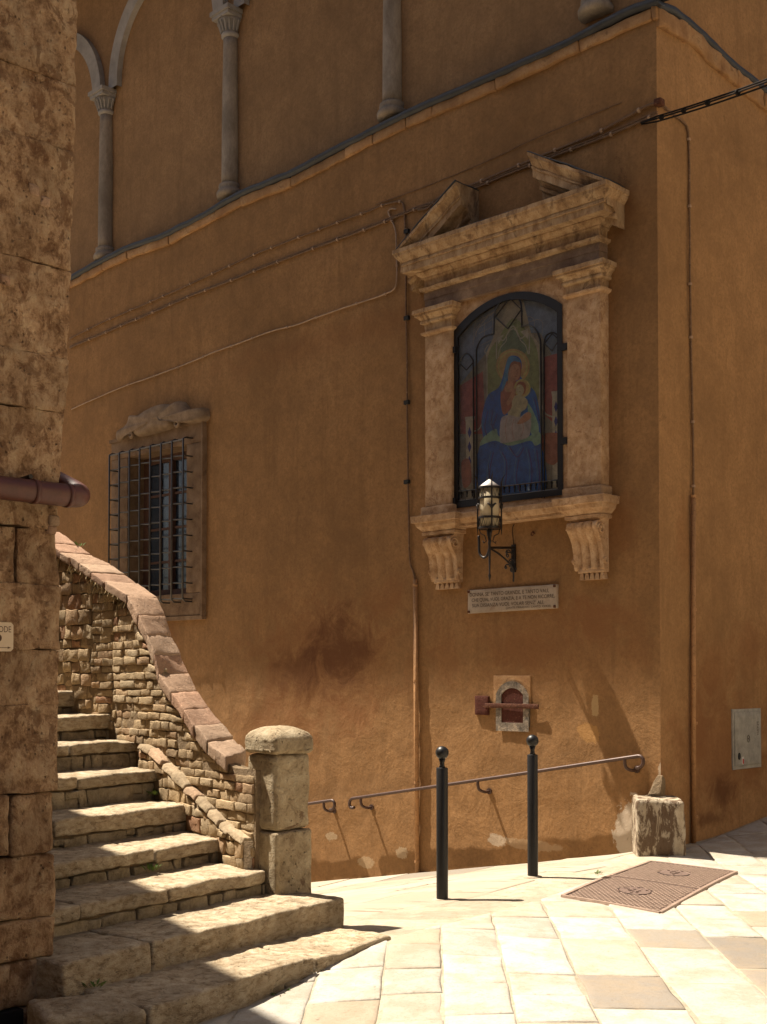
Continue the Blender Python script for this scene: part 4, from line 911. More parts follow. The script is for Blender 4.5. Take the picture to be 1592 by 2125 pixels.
# ------------------------------------------------------------------ street grate
gc = [gp(1168, 1862), gp(1370, 1897), gp(1528, 1812), gp(1350, 1790)]
gt = thing('street_grate', tuple(sum((p for p in gc), Vector())/4), 'rectangular ribbed cast iron cover set in the pale paving near the corner', 'grate')
def gq(u, v, dz):
    p = gc[0].lerp(gc[1], u).lerp(gc[3].lerp(gc[2], u), v); return Vector((p.x, p.y, gz(p.x, p.y)+dz))
def gbar(m, u0, v0, u1, v1, wd, za, zb_, n=6):
    a, b = gq(u0, v0, 0), gq(u1, v1, 0); d = (b-a); d.z = 0; d.normalize(); q = Vector((-d.y, d.x, 0))*wd/2; k = len(m.v)
    for i in range(n+1):
        p = gq(u0+(u1-u0)*i/n, v0+(v1-v0)*i/n, 0)
        m.v += [p-q+Vector((0, 0, za)), p-q*.8+Vector((0, 0, zb_)), p+q*.8+Vector((0, 0, zb_)), p+q+Vector((0, 0, za))]
    m.f += [(k+i*4+j, k+i*4+j+1, k+(i+1)*4+j+1, k+(i+1)*4+j) for i in range(n) for j in range(3)]+[(k, k+1, k+2, k+3)]
m = MB(); N = 10
m.v = [gq(i/N, j/N, .009) for j in range(N+1) for i in range(N+1)]; m.f = [(j*(N+1)+i, j*(N+1)+i+1, (j+1)*(N+1)+i+1, (j+1)*(N+1)+i) for i in range(N) for j in range(N)]
plate = fixn(m.build('cover_plate', M['gratedark'], gt, True))
m = MB()
for (u0, v0, u1, v1) in ((0, 0, 1, 0), (0, 1, 1, 1), (0, 0, 0, 1), (1, 0, 1, 1)): gbar(m, u0, v0, u1, v1, .03, .0, .016, 10)
fixn(m.build('outer_frame', M['grate'], gt))
m = MB(); gbar(m, .0, .5, 1, .5, .018, .0, .017, 10); fixn(m.build('seam_bar', M['grate'], gt))
LU, LV = (gc[1]-gc[0]).length, (gc[3]-gc[0]).length
for sgn, hh, wd, nm in ((1, .0125, .016, 'rib'), (-1, .0108, .010, 'cross_rib')):
    m = MB(); k = -LV
    while k < LU+LV:
        # line x - sgn*y = k in plate metres
        pts = []
        for i in range(0, 101):
            y = LV*i/100; x = k+sgn*y*.9
            if sgn < 0: x = k+LV-y*.9-LV*0
            if .02 < x < LU-.02 and .02 < y < LV-.02:
                U_, V_ = x/LU, y/LV
                r1 = ((U_-.5)*LU)**2+((V_-.27)*LV)**2; r2 = ((U_-.5)*LU)**2+((V_-.75)*LV)**2
                if abs(V_-.5) > .012 : pts.append((U_, V_, r1 < .016 or r2 < .016))
        if len(pts) > 2:
            a = pts[0]; run = [a]
            for p in pts[1:]:
                if p[2] != run[-1][2] or abs(p[1]-run[-1][1]) > .03:
                    if not run[0][2] and len(run) > 1: gbar(m, run[0][0], run[0][1], run[-1][0], run[-1][1], wd, .008, hh, 3)
                    run = [p]
                else: run.append(p)
            if not run[0][2] and len(run) > 1: gbar(m, run[0][0], run[0][1], run[-1][0], run[-1][1], wd, .004, hh, 3)
        k += .046
    fixn(m.build(nm, M['grate'], gt, kind='stuff'))
for vv in (.27, .75):
    m = MB(); n = 24; cc = gq(.5, vv, .013); m.v = [cc]+[gq(.5+.12*math.cos(2*math.pi*i/n)/LU, vv+.12*math.sin(2*math.pi*i/n)/LV, .0135) for i in range(n)]; m.f = [(0, i+1, (i+1) % n+1) for i in range(n)]
    for i in range(14):
        a = rnd.uniform(0, 6.28); q = rnd.uniform(.02, .10); m.tube([gq(.5+q*math.cos(a)/LU, vv+q*math.sin(a)/LV, .012), gq(.5+q*math.cos(a)/LU, vv+q*math.sin(a)/LV, .018)], .010, 6)
    fixn(m.build('round_emblem', M['emblem'], gt))

# ------------------------------------------------------------------ cabinet door on the right facade
cb = [R.un(1518, 1472), R.un(1577, 1470), R.un(1577, 1593), R.un(1520, 1598)]; x0_, x1_ = cb[0][0], cb[1][0]; zt_, zb_ = cb[0][1], cb[3][1]
ct = thing('meter_cabinet', R.pt((x0_+x1_)/2, 0, zb_), 'grey scuffed metal meter cabinet door let into the right hand wall', 'cabinet')
MB().hbox(R, x0_, x1_, -.01, .012, zb_, zt_, seg=(2, 1, 2), r=.003, amp=0).build('cabinet_frame', M['box'], ct)
MB().hbox(R, x0_+.03, x1_-.03, .01, .022, zb_+.035, zt_-.03, seg=(8, 1, 12), r=.003, amp=.003).build('cabinet_door', M['box'], ct, True)
w_ = x1_-x0_; h_ = zt_-zb_
def dot(u, v, r_, mt, nm):
    x, z = x0_+w_*u, zb_+h_*v; n = 14; m = MB(); m.prism(R, [(x+r_*math.cos(2*math.pi*k/n), z+r_*1.5*math.sin(2*math.pi*k/n)) for k in range(n)], .02, .027); m.build(nm, mt, ct)
dot(.18, .22, .022, M['black'], 'lock'); dot(.5, .5, .004, M['ink'], 'rivet')
MB().box(R, x0_+w_*.27, x0_+w_*.27+.035, .022, .0255, zb_+h_*.08, zb_+h_*.08+.07).build('sticker', M['white'], ct); MB().box(R, x0_+w_*.27+.01, x0_+w_*.27+.03, .0255, .027, zb_+h_*.09, zb_+h_*.09+.045).build('sticker_print', M['red'], ct)
MB().tube([R.pt(x0_+w_*.5+math.cos(k*.5)*.022, .0245, zb_+h_*.5+.033*math.sin(k*.5)) for k in range(14)], .0022, 4).build('scratched_ring', M['ink'], ct)
text('GENS', R, x0_+w_*.86, zb_+h_*.55, .0262, .03, .13, M['ink'], ct, 'sticker_lettering', vert=True)

gx_, gz_ = L.un(1316, 1752, .012); text('SAVNOT', L, gx_, gz_, .016, .022, .15, M['ink'], bld, 'wall_graffiti', vert=True)
# ------------------------------------------------------------------ conduits and cables on the facades
def cable(fr, pts, r_, mat, o_, label=None, clips=.0, wob=.004, name='wall_cable', n=5, dbl=False):
    P = catmull([Vector((*fr.un(a, b, o_), 0)) for a, b in pts], n)
    W3 = [fr.pt(p.x, o_+wob*nz((p.x, p.y, 0), 3, 2), p.y+wob*1.5*nz((p.x, p.y, 1), 4, 7)) for p in P]
    t_ = thing(name, W3[0], label, 'cable' if 'cable' in name else 'pipe')
    MB().tube(W3, r_, 7).build('cable' if 'cable' in name else 'tube', mat, t_, True)
    if dbl: MB().tube([p+Vector((0, 0, r_*2.1+.006*nz(p, 2.5, 3))) for p in W3], r_*.7, 6).build('second_strand', mat, t_, True)
    if clips:
        d = 0; last = W3[0]; m = MB()
        for i in range(1, len(W3)-1):
            d += (W3[i]-last).length; last = W3[i]
            if d > clips:
                d = rnd.uniform(-.15, .1); tt = (W3[i+1]-W3[i-1]).normalized(); MB().tube([W3[i]-tt*.010, W3[i]+tt*.010], r_*1.9, 6).build('clip', M['cablelight'], t_)
    return t_
cable(L, [(145, 703), (215, 668), (290, 636), (420, 578), (510, 536), (600, 500), (700, 462), (760, 440), (800, 424), (830, 419), (838, 430), (840, 455), (842, 480)], .009, M['cable'], .016, 'topmost of the three long wall cables left of the shrine, ending in a bend down', .28)
cable(L, [(145, 722), (220, 690), (300, 656), (390, 617), (480, 582), (560, 550), (650, 516), (780, 468), (860, 435), (960, 401), (1100, 343), (1240, 290), (1365, 237)], .010, M['cable'], .018, 'thick double wall cable sagging across the whole facade behind the shrine top', .33, dbl=True)
cable(L, [(148, 849), (250, 805), (320, 780), (400, 750), (450, 728), (500, 711), (560, 688), (620, 672), (680, 650), (740, 630), (800, 610), (820, 598), (824, 570), (823, 520), (821, 480), (812, 455), (806, 440), (812, 433), (822, 434)], .008, M['cablelight'], .015, 'thin pale cable slanting down to the left above the barred window', .45)
cable(L, [(868, 436), (890, 430), (905, 414), (930, 400), (960, 390), (1000, 376), (1100, 333), (1230, 280), (1300, 243), (1340, 222), (1367, 213)], .012, M['cable'], .017, 'conduit rising from the pediment up to the building corner', .4)
cable(L, [(780, 425), (895, 382), (1010, 335), (1100, 292), (1240, 232), (1290, 213)], .004, M['cable'], .012, 'very thin straight wire above the pediment')
cable(L, [(842, 480), (843, 560), (843, 660), (845, 760), (845, 850), (847, 1000), (849, 1100), (851, 1165), (857, 1185), (862, 1205)], .010, M['cable'], .02, 'vertical cable with black clamps running down left of the shrine', .0)
m = MB()
for py in (480, 660, 835, 1000): x_, z_ = L.un(844, py, .02); m.box(L, x_-.03, x_+.03, -.0, .035, z_-.02, z_+.02)
fixn(m.build('cable_clamp', M['black'], [o for o in COL.objects if o.name.startswith('wall_cable') and 'black clamps' in o.get('label', '')][0]))
pp = thing('downpipe', L.w(865, 1811), 'straight ochre painted pipe down the facade left of the nearer bollard', 'pipe')
xa, za_ = L.un(862, 1203, .03); xb, zb_ = L.un(866, 1806, .03); m = MB().tube([L.pt(xa, .03, za_), L.pt((xa+xb)/2, .03, (za_+zb_)/2), L.pt(xb, .03, zb_-.02)], .024, 12); fixn(m.build('tube', M['conduit'], pp, True))
m = MB()
for q in (.02, .35, .7, .97): z = za_+(zb_-za_)*q; x = xa+(xb-xa)*q; MB().tube([L.pt(x, .03, z-.012), L.pt(x, .03, z+.012)], .027, 12).build('pipe_band', M['conduit'], pp)
cr_ = cable(R, [(1367, 212), (1385, 226), (1405, 243), (1420, 256), (1427, 268), (1430, 300), (1431, 400), (1432, 560), (1434, 700), (1437, 850), (1439, 960), (1439, 1030)], .010, M['cable'], .02, 'thin brown conduit curving from the corner and down the right facade', .55)
pr = thing('downpipe', R.w(1439, 1748), 'brown painted pipe down the right hand facade behind the bumper stone', 'pipe')
xa, za_ = R.un(1439, 1030, .03); xb, zb_ = R.un(1440, 1746, .03)
fixn(MB().tube([R.pt(xa, .03, za_), R.pt(xb, .03, zb_-.03)], .021, 12).build('tube', M['conduit'], pr, True))
m = MB()
for q in (.0, .33, .66, .93): z = za_+(zb_-za_)*q; MB().tube([R.pt(xa, .03, z-.012), R.pt(xa, .03, z+.012)], .025, 12).build('pipe_band', M['conduit'], pr)
# aerial cable leaving the corner across the street
A = L.w(1330, 255, .04); B = PY(1592, 138, 8.6); B = A+(B-A)*3.2
oc_ = thing('overhead_cable', A, 'bundled black cable stretching from the corner across the street to the right', 'cable')
for k, (dz, dx) in enumerate(((0, 0), (.022, .006), (-.02, .01))):
    MB().tube([A.lerp(B, t_)+Vector((dx, dx, dz*(1 if t_ > .0 else .3)-.5*t_*(1-t_))) for t_ in np.linspace(0, 1, 24)], .007, 6).build('strand', M['darkcable'], oc_, True)
m = MB()
for q in (.06, .12, .18, .25, .32): p = A.lerp(B, q)+Vector((0, 0, -.5*q*(1-q))); d = (B-A).normalized(); MB().tube([p-d*.008, p+d*.008], .022, 8).build('cable_tie', M['darkcable'], oc_)
ck = R.pt(.0, .03, L.un(1365, 215)[1]); MB().hbox(R, -.03, .04, -.02, .06, ck.z-.02, ck.z+.04, seg=(2, 2, 2), r=.01, amp=.008).build('corner_hook', M['rust'], None, True, base=ck, label='rusty iron cable hook on the corner edge below the ledge', category='hook')

# ------------------------------------------------------------------ stairs
SA = Vector((-.587, 5.86, 0)); U = Vector((.598, .801, 0)); Nn = Vector((-.801, .598, 0))
def SP(u, n_, z): return SA+U*u+Nn*n_+Vector((0, 0, z))
def sun_(u, n_, z): pass
st = thing('stone_staircase', tuple(SP(.2, .2, -1.55)), 'worn travertine steps climbing left between the stone pier and brick parapet', 'staircase')
tops = [-1.42, -1.28, -1.14, -1.0, -.83, -.64, -.465, -.295, -.12]
noff = [0, .437, .886, 1.316, 1.732, 2.156, 2.58, 3.0, 3.43, 3.85]
rgt = [1.10, 1.235, 1.035, 1.213, 1.31, 1.434, 1.567, 1.70, 1.83]
lft = [-.69, -.80, -.78, -.85, -.95, -1.0, -1.1, -1.2, -1.3]
cuts = [[-.27, .42], [-.28], [.26, -.35], [-.27, .55], [.163], [.677], [.96], [.6], []]
thick = [.30, .30, .078, .078, .105, .075, .072, .10, .12]
for k in range(9):
    us = sorted([lft[k]]+[c_ for c_ in cuts[k] if not (k in (0,) and c_ < 0)]+[rgt[k]])
    for i in range(len(us)-1):
        a, b = us[i]+(.006 if i else 0), us[i+1]-.006; ln = b-a
        na_, nb_ = noff[k]+rnd.uniform(-.008, .008), noff[k+1]+.07
        zt = tops[k]; th = thick[k]
        if k == 0: th = .30
        dzl = rnd.uniform(-.006, .006); dzr = rnd.uniform(-.006, .006)
        c = [[[SP(uu, nn, zz) for zz in (zt-th, zt+(dzl if uu == a else dzr))] for nn in (nb_, na_)] for uu in (a, b)]
        if i == len(us)-2 and k in (0, 1):   # rounded far end
            c[1][1] = [SP(b-.02, na_+.015, zt-th), SP(b-.02, na_+.015, zt+dzr)]
        MB().hexa(c, (max(4, int(ln/.03)), 9, 4), .013, .012, 4, k*3.1+i, .007).build('tread_stone', M['step'], st, True)
    if k >= 2:
        u = lft[k]; zb0 = tops[k-1]-.03; zt0 = tops[k]-thick[k]-.004
        while u < rgt[k]-.03:
            ln = rnd.choice((rnd.uniform(.05, .12), rnd.uniform(.10, .30))); b = min(u+ln, rgt[k]-.01); sl = rnd.uniform(-.02, .02)
            hs = [zb0, zt0-rnd.uniform(0, .008)]
            if zt0-zb0 > .09 and rnd.random() < .45: hs.insert(1, zb0+(zt0-zb0)*rnd.uniform(.35, .65))
            for q_ in range(len(hs)-1):
                f_ = noff[k]+.014+rnd.uniform(-.008, .010)
                c = [[[SP(uu+(sl if zz > hs[0] else 0), nn, zz+(rnd.uniform(-.008, .0) if zz == hs[q_+1] else 0)) for zz in (hs[q_], hs[q_+1]-.002)] for nn in (noff[k]+.14, f_)] for uu in (u+.0015, b-.0015)]
                MB().hexa(c, (4, 1, 2), .008, .011, 11, u*5+k+q_, .004).build('rubble_stone', M['rubble'], st, True)
            u = b
    c = [SP(lft[k]+.02, noff[k]+.05, -2.2), SP(rgt[k]-.03, noff[k]+.05, -2.2), SP(rgt[k]-.03, noff[k+1]+.2, -2.2), SP(lft[k]+.02, noff[k+1]+.2, -2.2)]
    m = MB(); m.add(c+[Vector((p.x, p.y, tops[k]-.03)) for p in c], [(0, 1, 2, 3), (4, 5, 6, 7), (0, 1, 5, 4), (1, 2, 6, 5), (2, 3, 7, 6), (3, 0, 4, 7)]); fixn(m.build('mortar_core', M['mortar'], st))
# chipped blocks at the near left of the two lowest steps
q = [PZ(96, 2108, -1.42), PZ(305, 2090, -1.42), PZ(238, 2056, -1.42), PZ(52, 2072, -1.42)]
c = [[[Vector((p.x, p.y, zz)) for zz in (-1.72, -1.425)] for p in pr_] for pr_ in ((q[3], q[0]), (q[2], q[1]))]
MB().hexa(c, (12, 6, 5), .028, .018, 3, 4, .005).build('tread_stone', M['step'], st, True)
# rubble behind the lowest tread by the street
u = -.6
while u < 1.0:
    b = u+rnd.uniform(.06, .14); zt = -1.50; c = [[[SP(uu, nn, zz) for zz in (-1.75, zt)] for nn in (.14, .0+rnd.uniform(-.012, .004))] for uu in (u+.003, b-.003)]
    if u > .1: MB().hexa(c, (2, 1, 2), .014, .012, 9, u*7).build('rubble_stone', M['rubble'], st, True)
    u = b

# ------------------------------------------------------------------ brick parapet
I0 = Vector((-.86, 7.40, 0)); I1 = Vector((-1.97, 8.95, 0)); D1 = (I1-I0).normalized(); D2 = Vector((-.79, .61, 0)).normalized()
Fa = Fr((I0.x, I0.y), (-D1.x, -D1.y)); Fb_ = Fr((I1.x, I1.y), (-D2.x, -D2.y))      # out faces the steps; x runs right, so it is negative up the stairs
pa = thing('brick_parapet', (I0.x, I0.y, -1.1), 'rough mixed brick and stone stair parapet with sloping terracotta coping', 'parapet')
inn = [(471, 1576), (449, 1557), (430, 1538), (404, 1506), (382, 1470), (356, 1435), (330, 1397), (321, 1358), (305, 1320), (286, 1278), (263, 1237)]
ous = [(511, 1560), (498, 1545), (484, 1531), (462, 1502), (433, 1467), (410, 1432), (391, 1394), (375, 1355), (356, 1317), (343, 1278), (327, 1240)]
inn2 = [(260, 1237), (218, 1207), (190, 1187), (164, 1170), (145, 1158), (126, 1147), (100, 1130), (60, 1104)]
ous2 = [(327, 1240), (286, 1210), (260, 1192), (234, 1175), (212, 1163), (190, 1151), (163, 1131), (122, 1102)]
TH = .30
Pi = [Fa.w(a, b, .03) for a, b in inn]; Po = [Fa.w(a, b, -TH) for a, b in ous]
Pi2 = [Fb_.w(a, b, .03) for a, b in inn2]; Po2 = [Fb_.w(a, b, -TH) for a, b in ous2]
Pi2[0] = Pi[-1].copy(); Po2[0] = Po[-1].copy()
def lvl(A_, B_):
    for a, b in zip(A_, B_):
        z = (a.z+b.z)/2; a.z = a.z*.3+z*.7; b.z = b.z*.3+z*.7
lvl(Pi, Po); lvl(Pi2, Po2)
def coping(A_, B_, name, th, rr, n0):
    for i in range(len(A_)-1):
        a0, a1, b0_, b1 = A_[i], A_[i+1], B_[i], B_[i+1]; d = (a1-a0).normalized()*.0022
        dn = Vector((0, 0, -th)); j = Vector((0, 0, rnd.uniform(-.008, .012)))
        e = (a0-b0_).normalized()*rnd.uniform(-.004, .012)
        c = [[[a0+d+dn+e, a0+d+j+e], [b0_+d+dn, b0_+d+j]], [[a1-d+dn+e, a1-d+j+e], [b1-d+dn, b1-d+j]]]
        MB().hexa(c, (6, 10, 3), rr, .007, 7, i*2.3+n0, .004).build(name, M['coping'], pa, True)
coping(Pi, Po, 'coping_block', .085, .009, 1); coping(Pi2, Po2, 'coping_block', .06, .006, 9)
# top line of the wall below the coping, by distance along each stretch
ta = [(-(p-I0).dot(Fa.ex)*-1, p.z) for p in Pi]
def topA(x): 
    xs_ = np.array([(p-Fa.o).dot(Fa.ex) for p in Pi])[::-1]; zs_ = np.array([p.z for p in Pi])[::-1]; return float(np.interp(x, xs_, zs_))-.075
def topB(x):
    xs_ = np.array([(p-Fb_.o).dot(Fb_.ex) for p in Pi2])[::-1]; zs_ = np.array([p.z for p in Pi2])[::-1]; return float(np.interp(x, xs_, zs_))-.06
lenA = (I1-I0).length
def topo(fr, B_, th):
    xs_ = np.array([(p-fr.o).dot(fr.ex) for p in B_])[::-1]; zs_ = np.array([p.z for p in B_])[::-1]; return lambda x: float(np.interp(x, xs_, zs_))-th-.03
def core(fr, xa, xb, tf, tfo, name='wall_core'):
    m = MB(); N = 24
    for i in range(N+1):
        x = xa+(xb-xa)*i/N
        for (o_, z) in ((-.006, -2.0), (-.006, tf(x)+.02), (-TH+.02, tfo(x)), (-TH+.02, -2.6)):
            p = fr.pt(x, o_, z); m.v.append(p+noise.noise_vector(p*8)*.008)
    m.f = [(i*4+j, i*4+j+1, (i+1)*4+j+1, (i+1)*4+j) for i in range(N) for j in range(3)]+[(0, 1, 2, 3), (N*4+3, N*4+2, N*4+1, N*4)]
    return fixn(m.build(name, M['mortar'], pa))
core(Fa, .17, -lenA-.02, topA, topo(Fa, Po, .075)); core(Fb_, .0, -1.9, topB, topo(Fb_, Po2, .06))
def stairz(p):
    d = p-SA; n_ = d.dot(Nn); return float(np.interp(n_, noff[:9], tops))
def bricks(fr, xa, xb, tf, zmin, hh, lo, hi, seedv, rough_=.008):
    r2 = random.Random(seedv); z = zmin
    while z < 1.6:
        h = r2.uniform(*hh); x = xb+r2.uniform(0, .1)
        while x > xa:
            ln = r2.uniform(lo, hi); a = max(x-ln, xa); b = min(x, xb); x -= ln
            if b-a < .035: continue
            xm_ = (a+b)/2; pm = fr.pt(xm_, 0, z+h/2)
            if z+h < stairz(pm)-.05: continue
            while b > a+.04 and tf(b)-.015 < z+.016: b -= .015
            ta_, tb_ = min(z+h, tf(a)-.015), min(z+h, tf(b)-.015)
            if min(ta_, tb_) < z+.014: continue
            ta_ = max(ta_, z+.012); tb_ = max(tb_, z+.012); of = r2.uniform(-.006, .014)
            jt = .003; w1, w2 = r2.uniform(-.005, .005), r2.uniform(-.005, .005)
            c = [[[fr.pt(xx, oo, z+jt+w1), fr.pt(xx, oo, tt-jt+w2)] for oo in (-.06, of)] for xx, tt in ((a+jt, ta_), (b-jt, tb_))]
            MB().hexa(c, (4, 1, 2), .0045, rough_*.8, 14, a*9+z*5, .0035).build('brick', M['brick'], pa, True)
        z += h
bricks(Fa, -lenA, .16, topA, -1.2, (.046, .066), .10, .24, 5, .010)
bricks(Fb_, -.24, -.0, topB, -.5, (.048, .068), .09, .20, 8, .010)
# irregular fieldstones on the far stretch behind the pier
bricks(Fb_, -.80, -.245, topB, -.45, (.07, .13), .07, .17, 11, .02)
M['edging'] = stone('edging tile', [(.3, (.22, .15, .09)), (.5, (.40, .30, .19)), (.7, (.50, .39, .26))], 9, 70, .9, .01, .3, .4, palette=[(0, (.44, .34, .22)), (.5, (.42, .26, .17)), (.7, (.38, .30, .19))])
# raking edge of tiles beside the steps
tl = [(284, 1543), (306, 1553), (334, 1580), (356, 1600), (380, 1630), (402, 1652), (428, 1680), (452, 1704), (470, 1716), (500, 1738)]
Pt = [Fa.w(a, b, .075) for a, b in tl]
for i in range(len(Pt)-1):
    a, b = Pt[i], Pt[i+1]; d = (b-a)*.03; o_ = Fa.out
    c = [[[p+dd-o_*.11+Vector((0, 0, -.05)), p+dd-o_*.11+Vector((0, 0, rnd.uniform(-.012, .008)))], [p+dd+o_*.004+Vector((0, 0, -.04)), p+dd-o_*.02+Vector((0, 0, -.002))]] for p, dd in ((a, d), (b, -d))]
    MB().hexa(c, (5, 4, 3), .022, .016, 8, i*2.1, .004).build('edging_tile', M['edging'], pa, True)
Fp = Fr(tuple((Fa.o+Fa.out*.062)[:2]), tuple(Fa.ex[:2]))
def topP(x):
    xs_ = np.array([(p-Fa.o).dot(Fa.ex) for p in Pt]); zs_ = np.array([p.z for p in Pt]); return float(np.interp(x, xs_, zs_))-.035
m = MB(); xP0, xP1 = (Pt[0]-Fa.o).dot(Fa.ex), (Pt[-1]-Fa.o).dot(Fa.ex); N = 20
for i in range(N+1):
    x = xP0+(xP1-xP0)*i/N
    for (o_, z) in ((-.12, topP(x)+.01), (-.008, topP(x)+.01), (-.008, -2.0), (-.12, -2.0)):
        q_ = Fp.pt(x, o_, z); m.v.append(q_+noise.noise_vector(q_*11)*.008)
m.f = [(i*4+j, i*4+(j+1) % 4, (i+1)*4+(j+1) % 4, (i+1)*4+j) for i in range(N) for j in range(4)]+[(0, 1, 2, 3), tuple(range(N*4, N*4+4))]
fixn(m.build('plinth', M['mortar'], pa, True))
bricks(Fp, xP0, xP1, topP, -1.15, (.06, .11), .07, .19, 21, .014)

# ------------------------------------------------------------------ stone gatepost
pb = PZ(573, 1857, -1.28); G = Fr((pb.x, pb.y), (.7, .714)); zB = -1.34
po = thing('stone_gatepost', (pb.x, pb.y, -1.28), 'square weathered stone gatepost with domed cap at the foot of the parapet', 'gatepost')
wP = .285
zj = PZ(573, 1727, 1)  # only the direction
zjn = ray(573, 1727); zj_ = zjn.z*(pb.y/zjn.y); zc = ray(573, 1568); zc_ = zc.z*(pb.y/zc.y); zq = ray(573, 1530); zq_ = zq.z*(pb.y/zq.y); zp = ray(580, 1506); zp_ = zp.z*((pb.y+.15)/zp.y)
MB().hbox(G, -.0, wP, -wP-.09, .0, zB-.6, zj_-.004, seg=(10, 12, 18), r=.014, amp=.010, freq=5, seed=2, amp2=.004).build('base_block', M['post'], po, True)
m_ = MB(); m_.hbox(G, .008, wP-.006, -wP, -.008, zj_+.002, zc_+.004, seg=(10, 10, 18), r=.028, amp=.010, freq=5, seed=5, amp2=.004); m_.build('shaft', M['post'], po, True)
m = MB(); ov = .010; c = [[[G.pt(x, o_, z) for z in (zc_, zp_)] for o_ in (-wP-ov, ov)] for x in (-ov, wP+ov)]
m.hexa(c, (12, 12, 8), .03, .008, 6, 9, .004)
cc = G.pt(wP/2, -wP/2, 0)
for i, p in enumerate(m.v):
    d = Vector((p.x-cc.x, p.y-cc.y)); dx = abs(d.dot(Vector(G.ex[:2]))); do = abs(d.dot(Vector(G.out[:2]))); e = max(dx, do)/(wP/2+ov)
    if p.z > zc_+.03:
        lim = zq_+(zp_-zq_)*(1-e**2.2); t_ = (p.z-zc_)/(zp_-zc_); p.z = zc_+(lim-zc_)*t_
m.build('domed_cap', M['post'], po, True)

# ------------------------------------------------------------------ stone pier / house on the left
ph = thing('stone_house', (PC[0], PC[1], -1.42), 'rough weathered stone block house corner at the left edge with patches of plaster', 'building')
jy = [-330, -100, 150, 292, 545, 735, 850, 1000, 1096, 1215, 1348, 1462, 1645, 1773, 1905, 1990, 2085, 2200]
ex_px = {-330: 165, 0: 160, 190: 158, 290: 155, 430: 150, 545: 148, 640: 146, 735: 142, 850: 134, 900: 127, 960: 124, 1040: 119, 1100: 117, 1215: 124, 1348: 124, 1462: 121, 1560: 121, 1645: 121, 1655: 110, 1760: 110, 1775: 118, 1905: 119, 1990: 112, 2075: 108, 2200: 108}
ek = np.array(sorted(ex_px)); ev = np.array([ex_px[k] for k in sorted(ex_px)])
SD = Vector((-.9, .44, 0)).normalized()
vj = {1096: [34], 1645: [22], 1348: [-60], 1215: [-40], 1462: [-80], 1773: [-70]}
for i in range(len(jy)-1):
    ya, yb = jy[i], jy[i+1]; zt, zb_ = PF.un(80, ya)[1], PF.un(80, yb)[1]
    xr = PF.un(float(np.interp((ya+yb)/2, ek, ev)), (ya+yb)/2)[0]
    xrt = PF.un(float(np.interp(ya+4, ek, ev)), ya)[0]; xrb = PF.un(float(np.interp(yb-4, ek, ev)), yb)[0]
    xsj = [0]+[PF.un(v_, ya)[0] for v_ in vj.get(ya, [])]; x = min(xsj[-1]-rnd.uniform(.35, .6), -.45)
    while x > -2.0: xsj.append(x); x -= rnd.uniform(.35, .65)
    for k in range(len(xsj)-1):
        b, a = xsj[k], xsj[k+1]; of = rnd.uniform(-.006, .010)
        bt, bb_ = (xrt, xrb) if k == 0 else (b-.003, b-.003)
        of = of if ya > 1600 else of*.5; fr_t = PF.pt(bt, of, zt-.001); fr_b = PF.pt(bb_, of, zb_+.001)
        if k == 0:
            c = [[[PF.pt(a+.003, -.35, zb_+.001), PF.pt(a+.003, -.35, zt-.001)], [PF.pt(a+.003, of, zb_+.001), PF.pt(a+.003, of, zt-.001)]],
                 [[fr_b+SD*.5, fr_t+SD*.5], [fr_b, fr_t]]]
        else:
            c = [[[PF.pt(xx, oo, zz) for zz in (zb_+.003, zt-.003)] for oo in (-.35, of)] for xx in (a+.003, b-.003)]
        MB().hexa(c, (14, 8, max(4, int((zt-zb_)/.022))), .016 if ya > 1600 else .004, .010, 5, i*1.7+k, .007).build('stone_block', M['pier'], ph, True)
def slabwall(p0, p1, th, z0_, z1_, mat, name, parent, amp=0):
    d = Vector((p1[0]-p0[0], p1[1]-p0[1], 0)); ln = d.length; fr = Fr(p0, d); m = MB(); m.box(fr, 0, ln, -th, 0, z0_, z1_); return fixn(m.build(name, mat, parent))
# side wall up the stairs, in coursed blocks
Fs = Fr((PC[0]+SD.x*.5, PC[1]+SD.y*.5), (SD.x*-1, SD.y*-1)); z = -1.7
Fs2 = Fr((PC[0], PC[1]), (SD.x, SD.y))
while z < 4.3:
    h = rnd.uniform(.22, .34); x = .5
    while x < 3.6:
        ln = rnd.uniform(.4, .8); c = [[[PF.o+SD*xx+Vector((-.44, -.9, 0))*oo+Vector((0, 0, zz)) for zz in (z+.003, z+h-.003)] for oo in (.3, .01+rnd.uniform(-.01, .01))] for xx in (x+.003, x+ln-.003)]
        MB().hexa(c, (4, 1, 3), .016, .014, 6, x+z).build('stone_block', M['pier'], ph, True); x += ln
    z += h
wing_top = 4.35
fpw = [Vector((PC[0]-.1, PC[1]-.02, 0))+SD*.12, PF.pt(-1.38, -.03, 0), Vector((-5.36, 9.07, 0)), Vector((PC[0], PC[1], 0))+SD*4.1]
m = MB(); m.add([p+Vector((0, 0, -2.2)) for p in fpw]+[p+Vector((0, 0, wing_top)) for p in fpw], [(0, 1, 2, 3), (4, 5, 6, 7), (0, 1, 5, 4), (1, 2, 6, 5), (2, 3, 7, 6), (3, 0, 4, 7)])
fixn(m.build('house_core', M['mortar'], ph))
m = MB(); fpr = [PF.pt(.06, .10, 0), PF.pt(-1.5, .10, 0), Vector((-5.5, 9.2, 0)), Vector((PC[0], PC[1], 0))+SD*4.2+Vector((.0, .10, 0))]
m.add([p+Vector((0, 0, wing_top)) for p in fpr]+[p+Vector((0, 0, wing_top+.12)) for p in fpr], [(0, 1, 2, 3), (4, 5, 6, 7), (0, 1, 5, 4), (1, 2, 6, 5), (2, 3, 7, 6), (3, 0, 4, 7)]); fixn(m.build('wing_roof', M['coping'], ph))
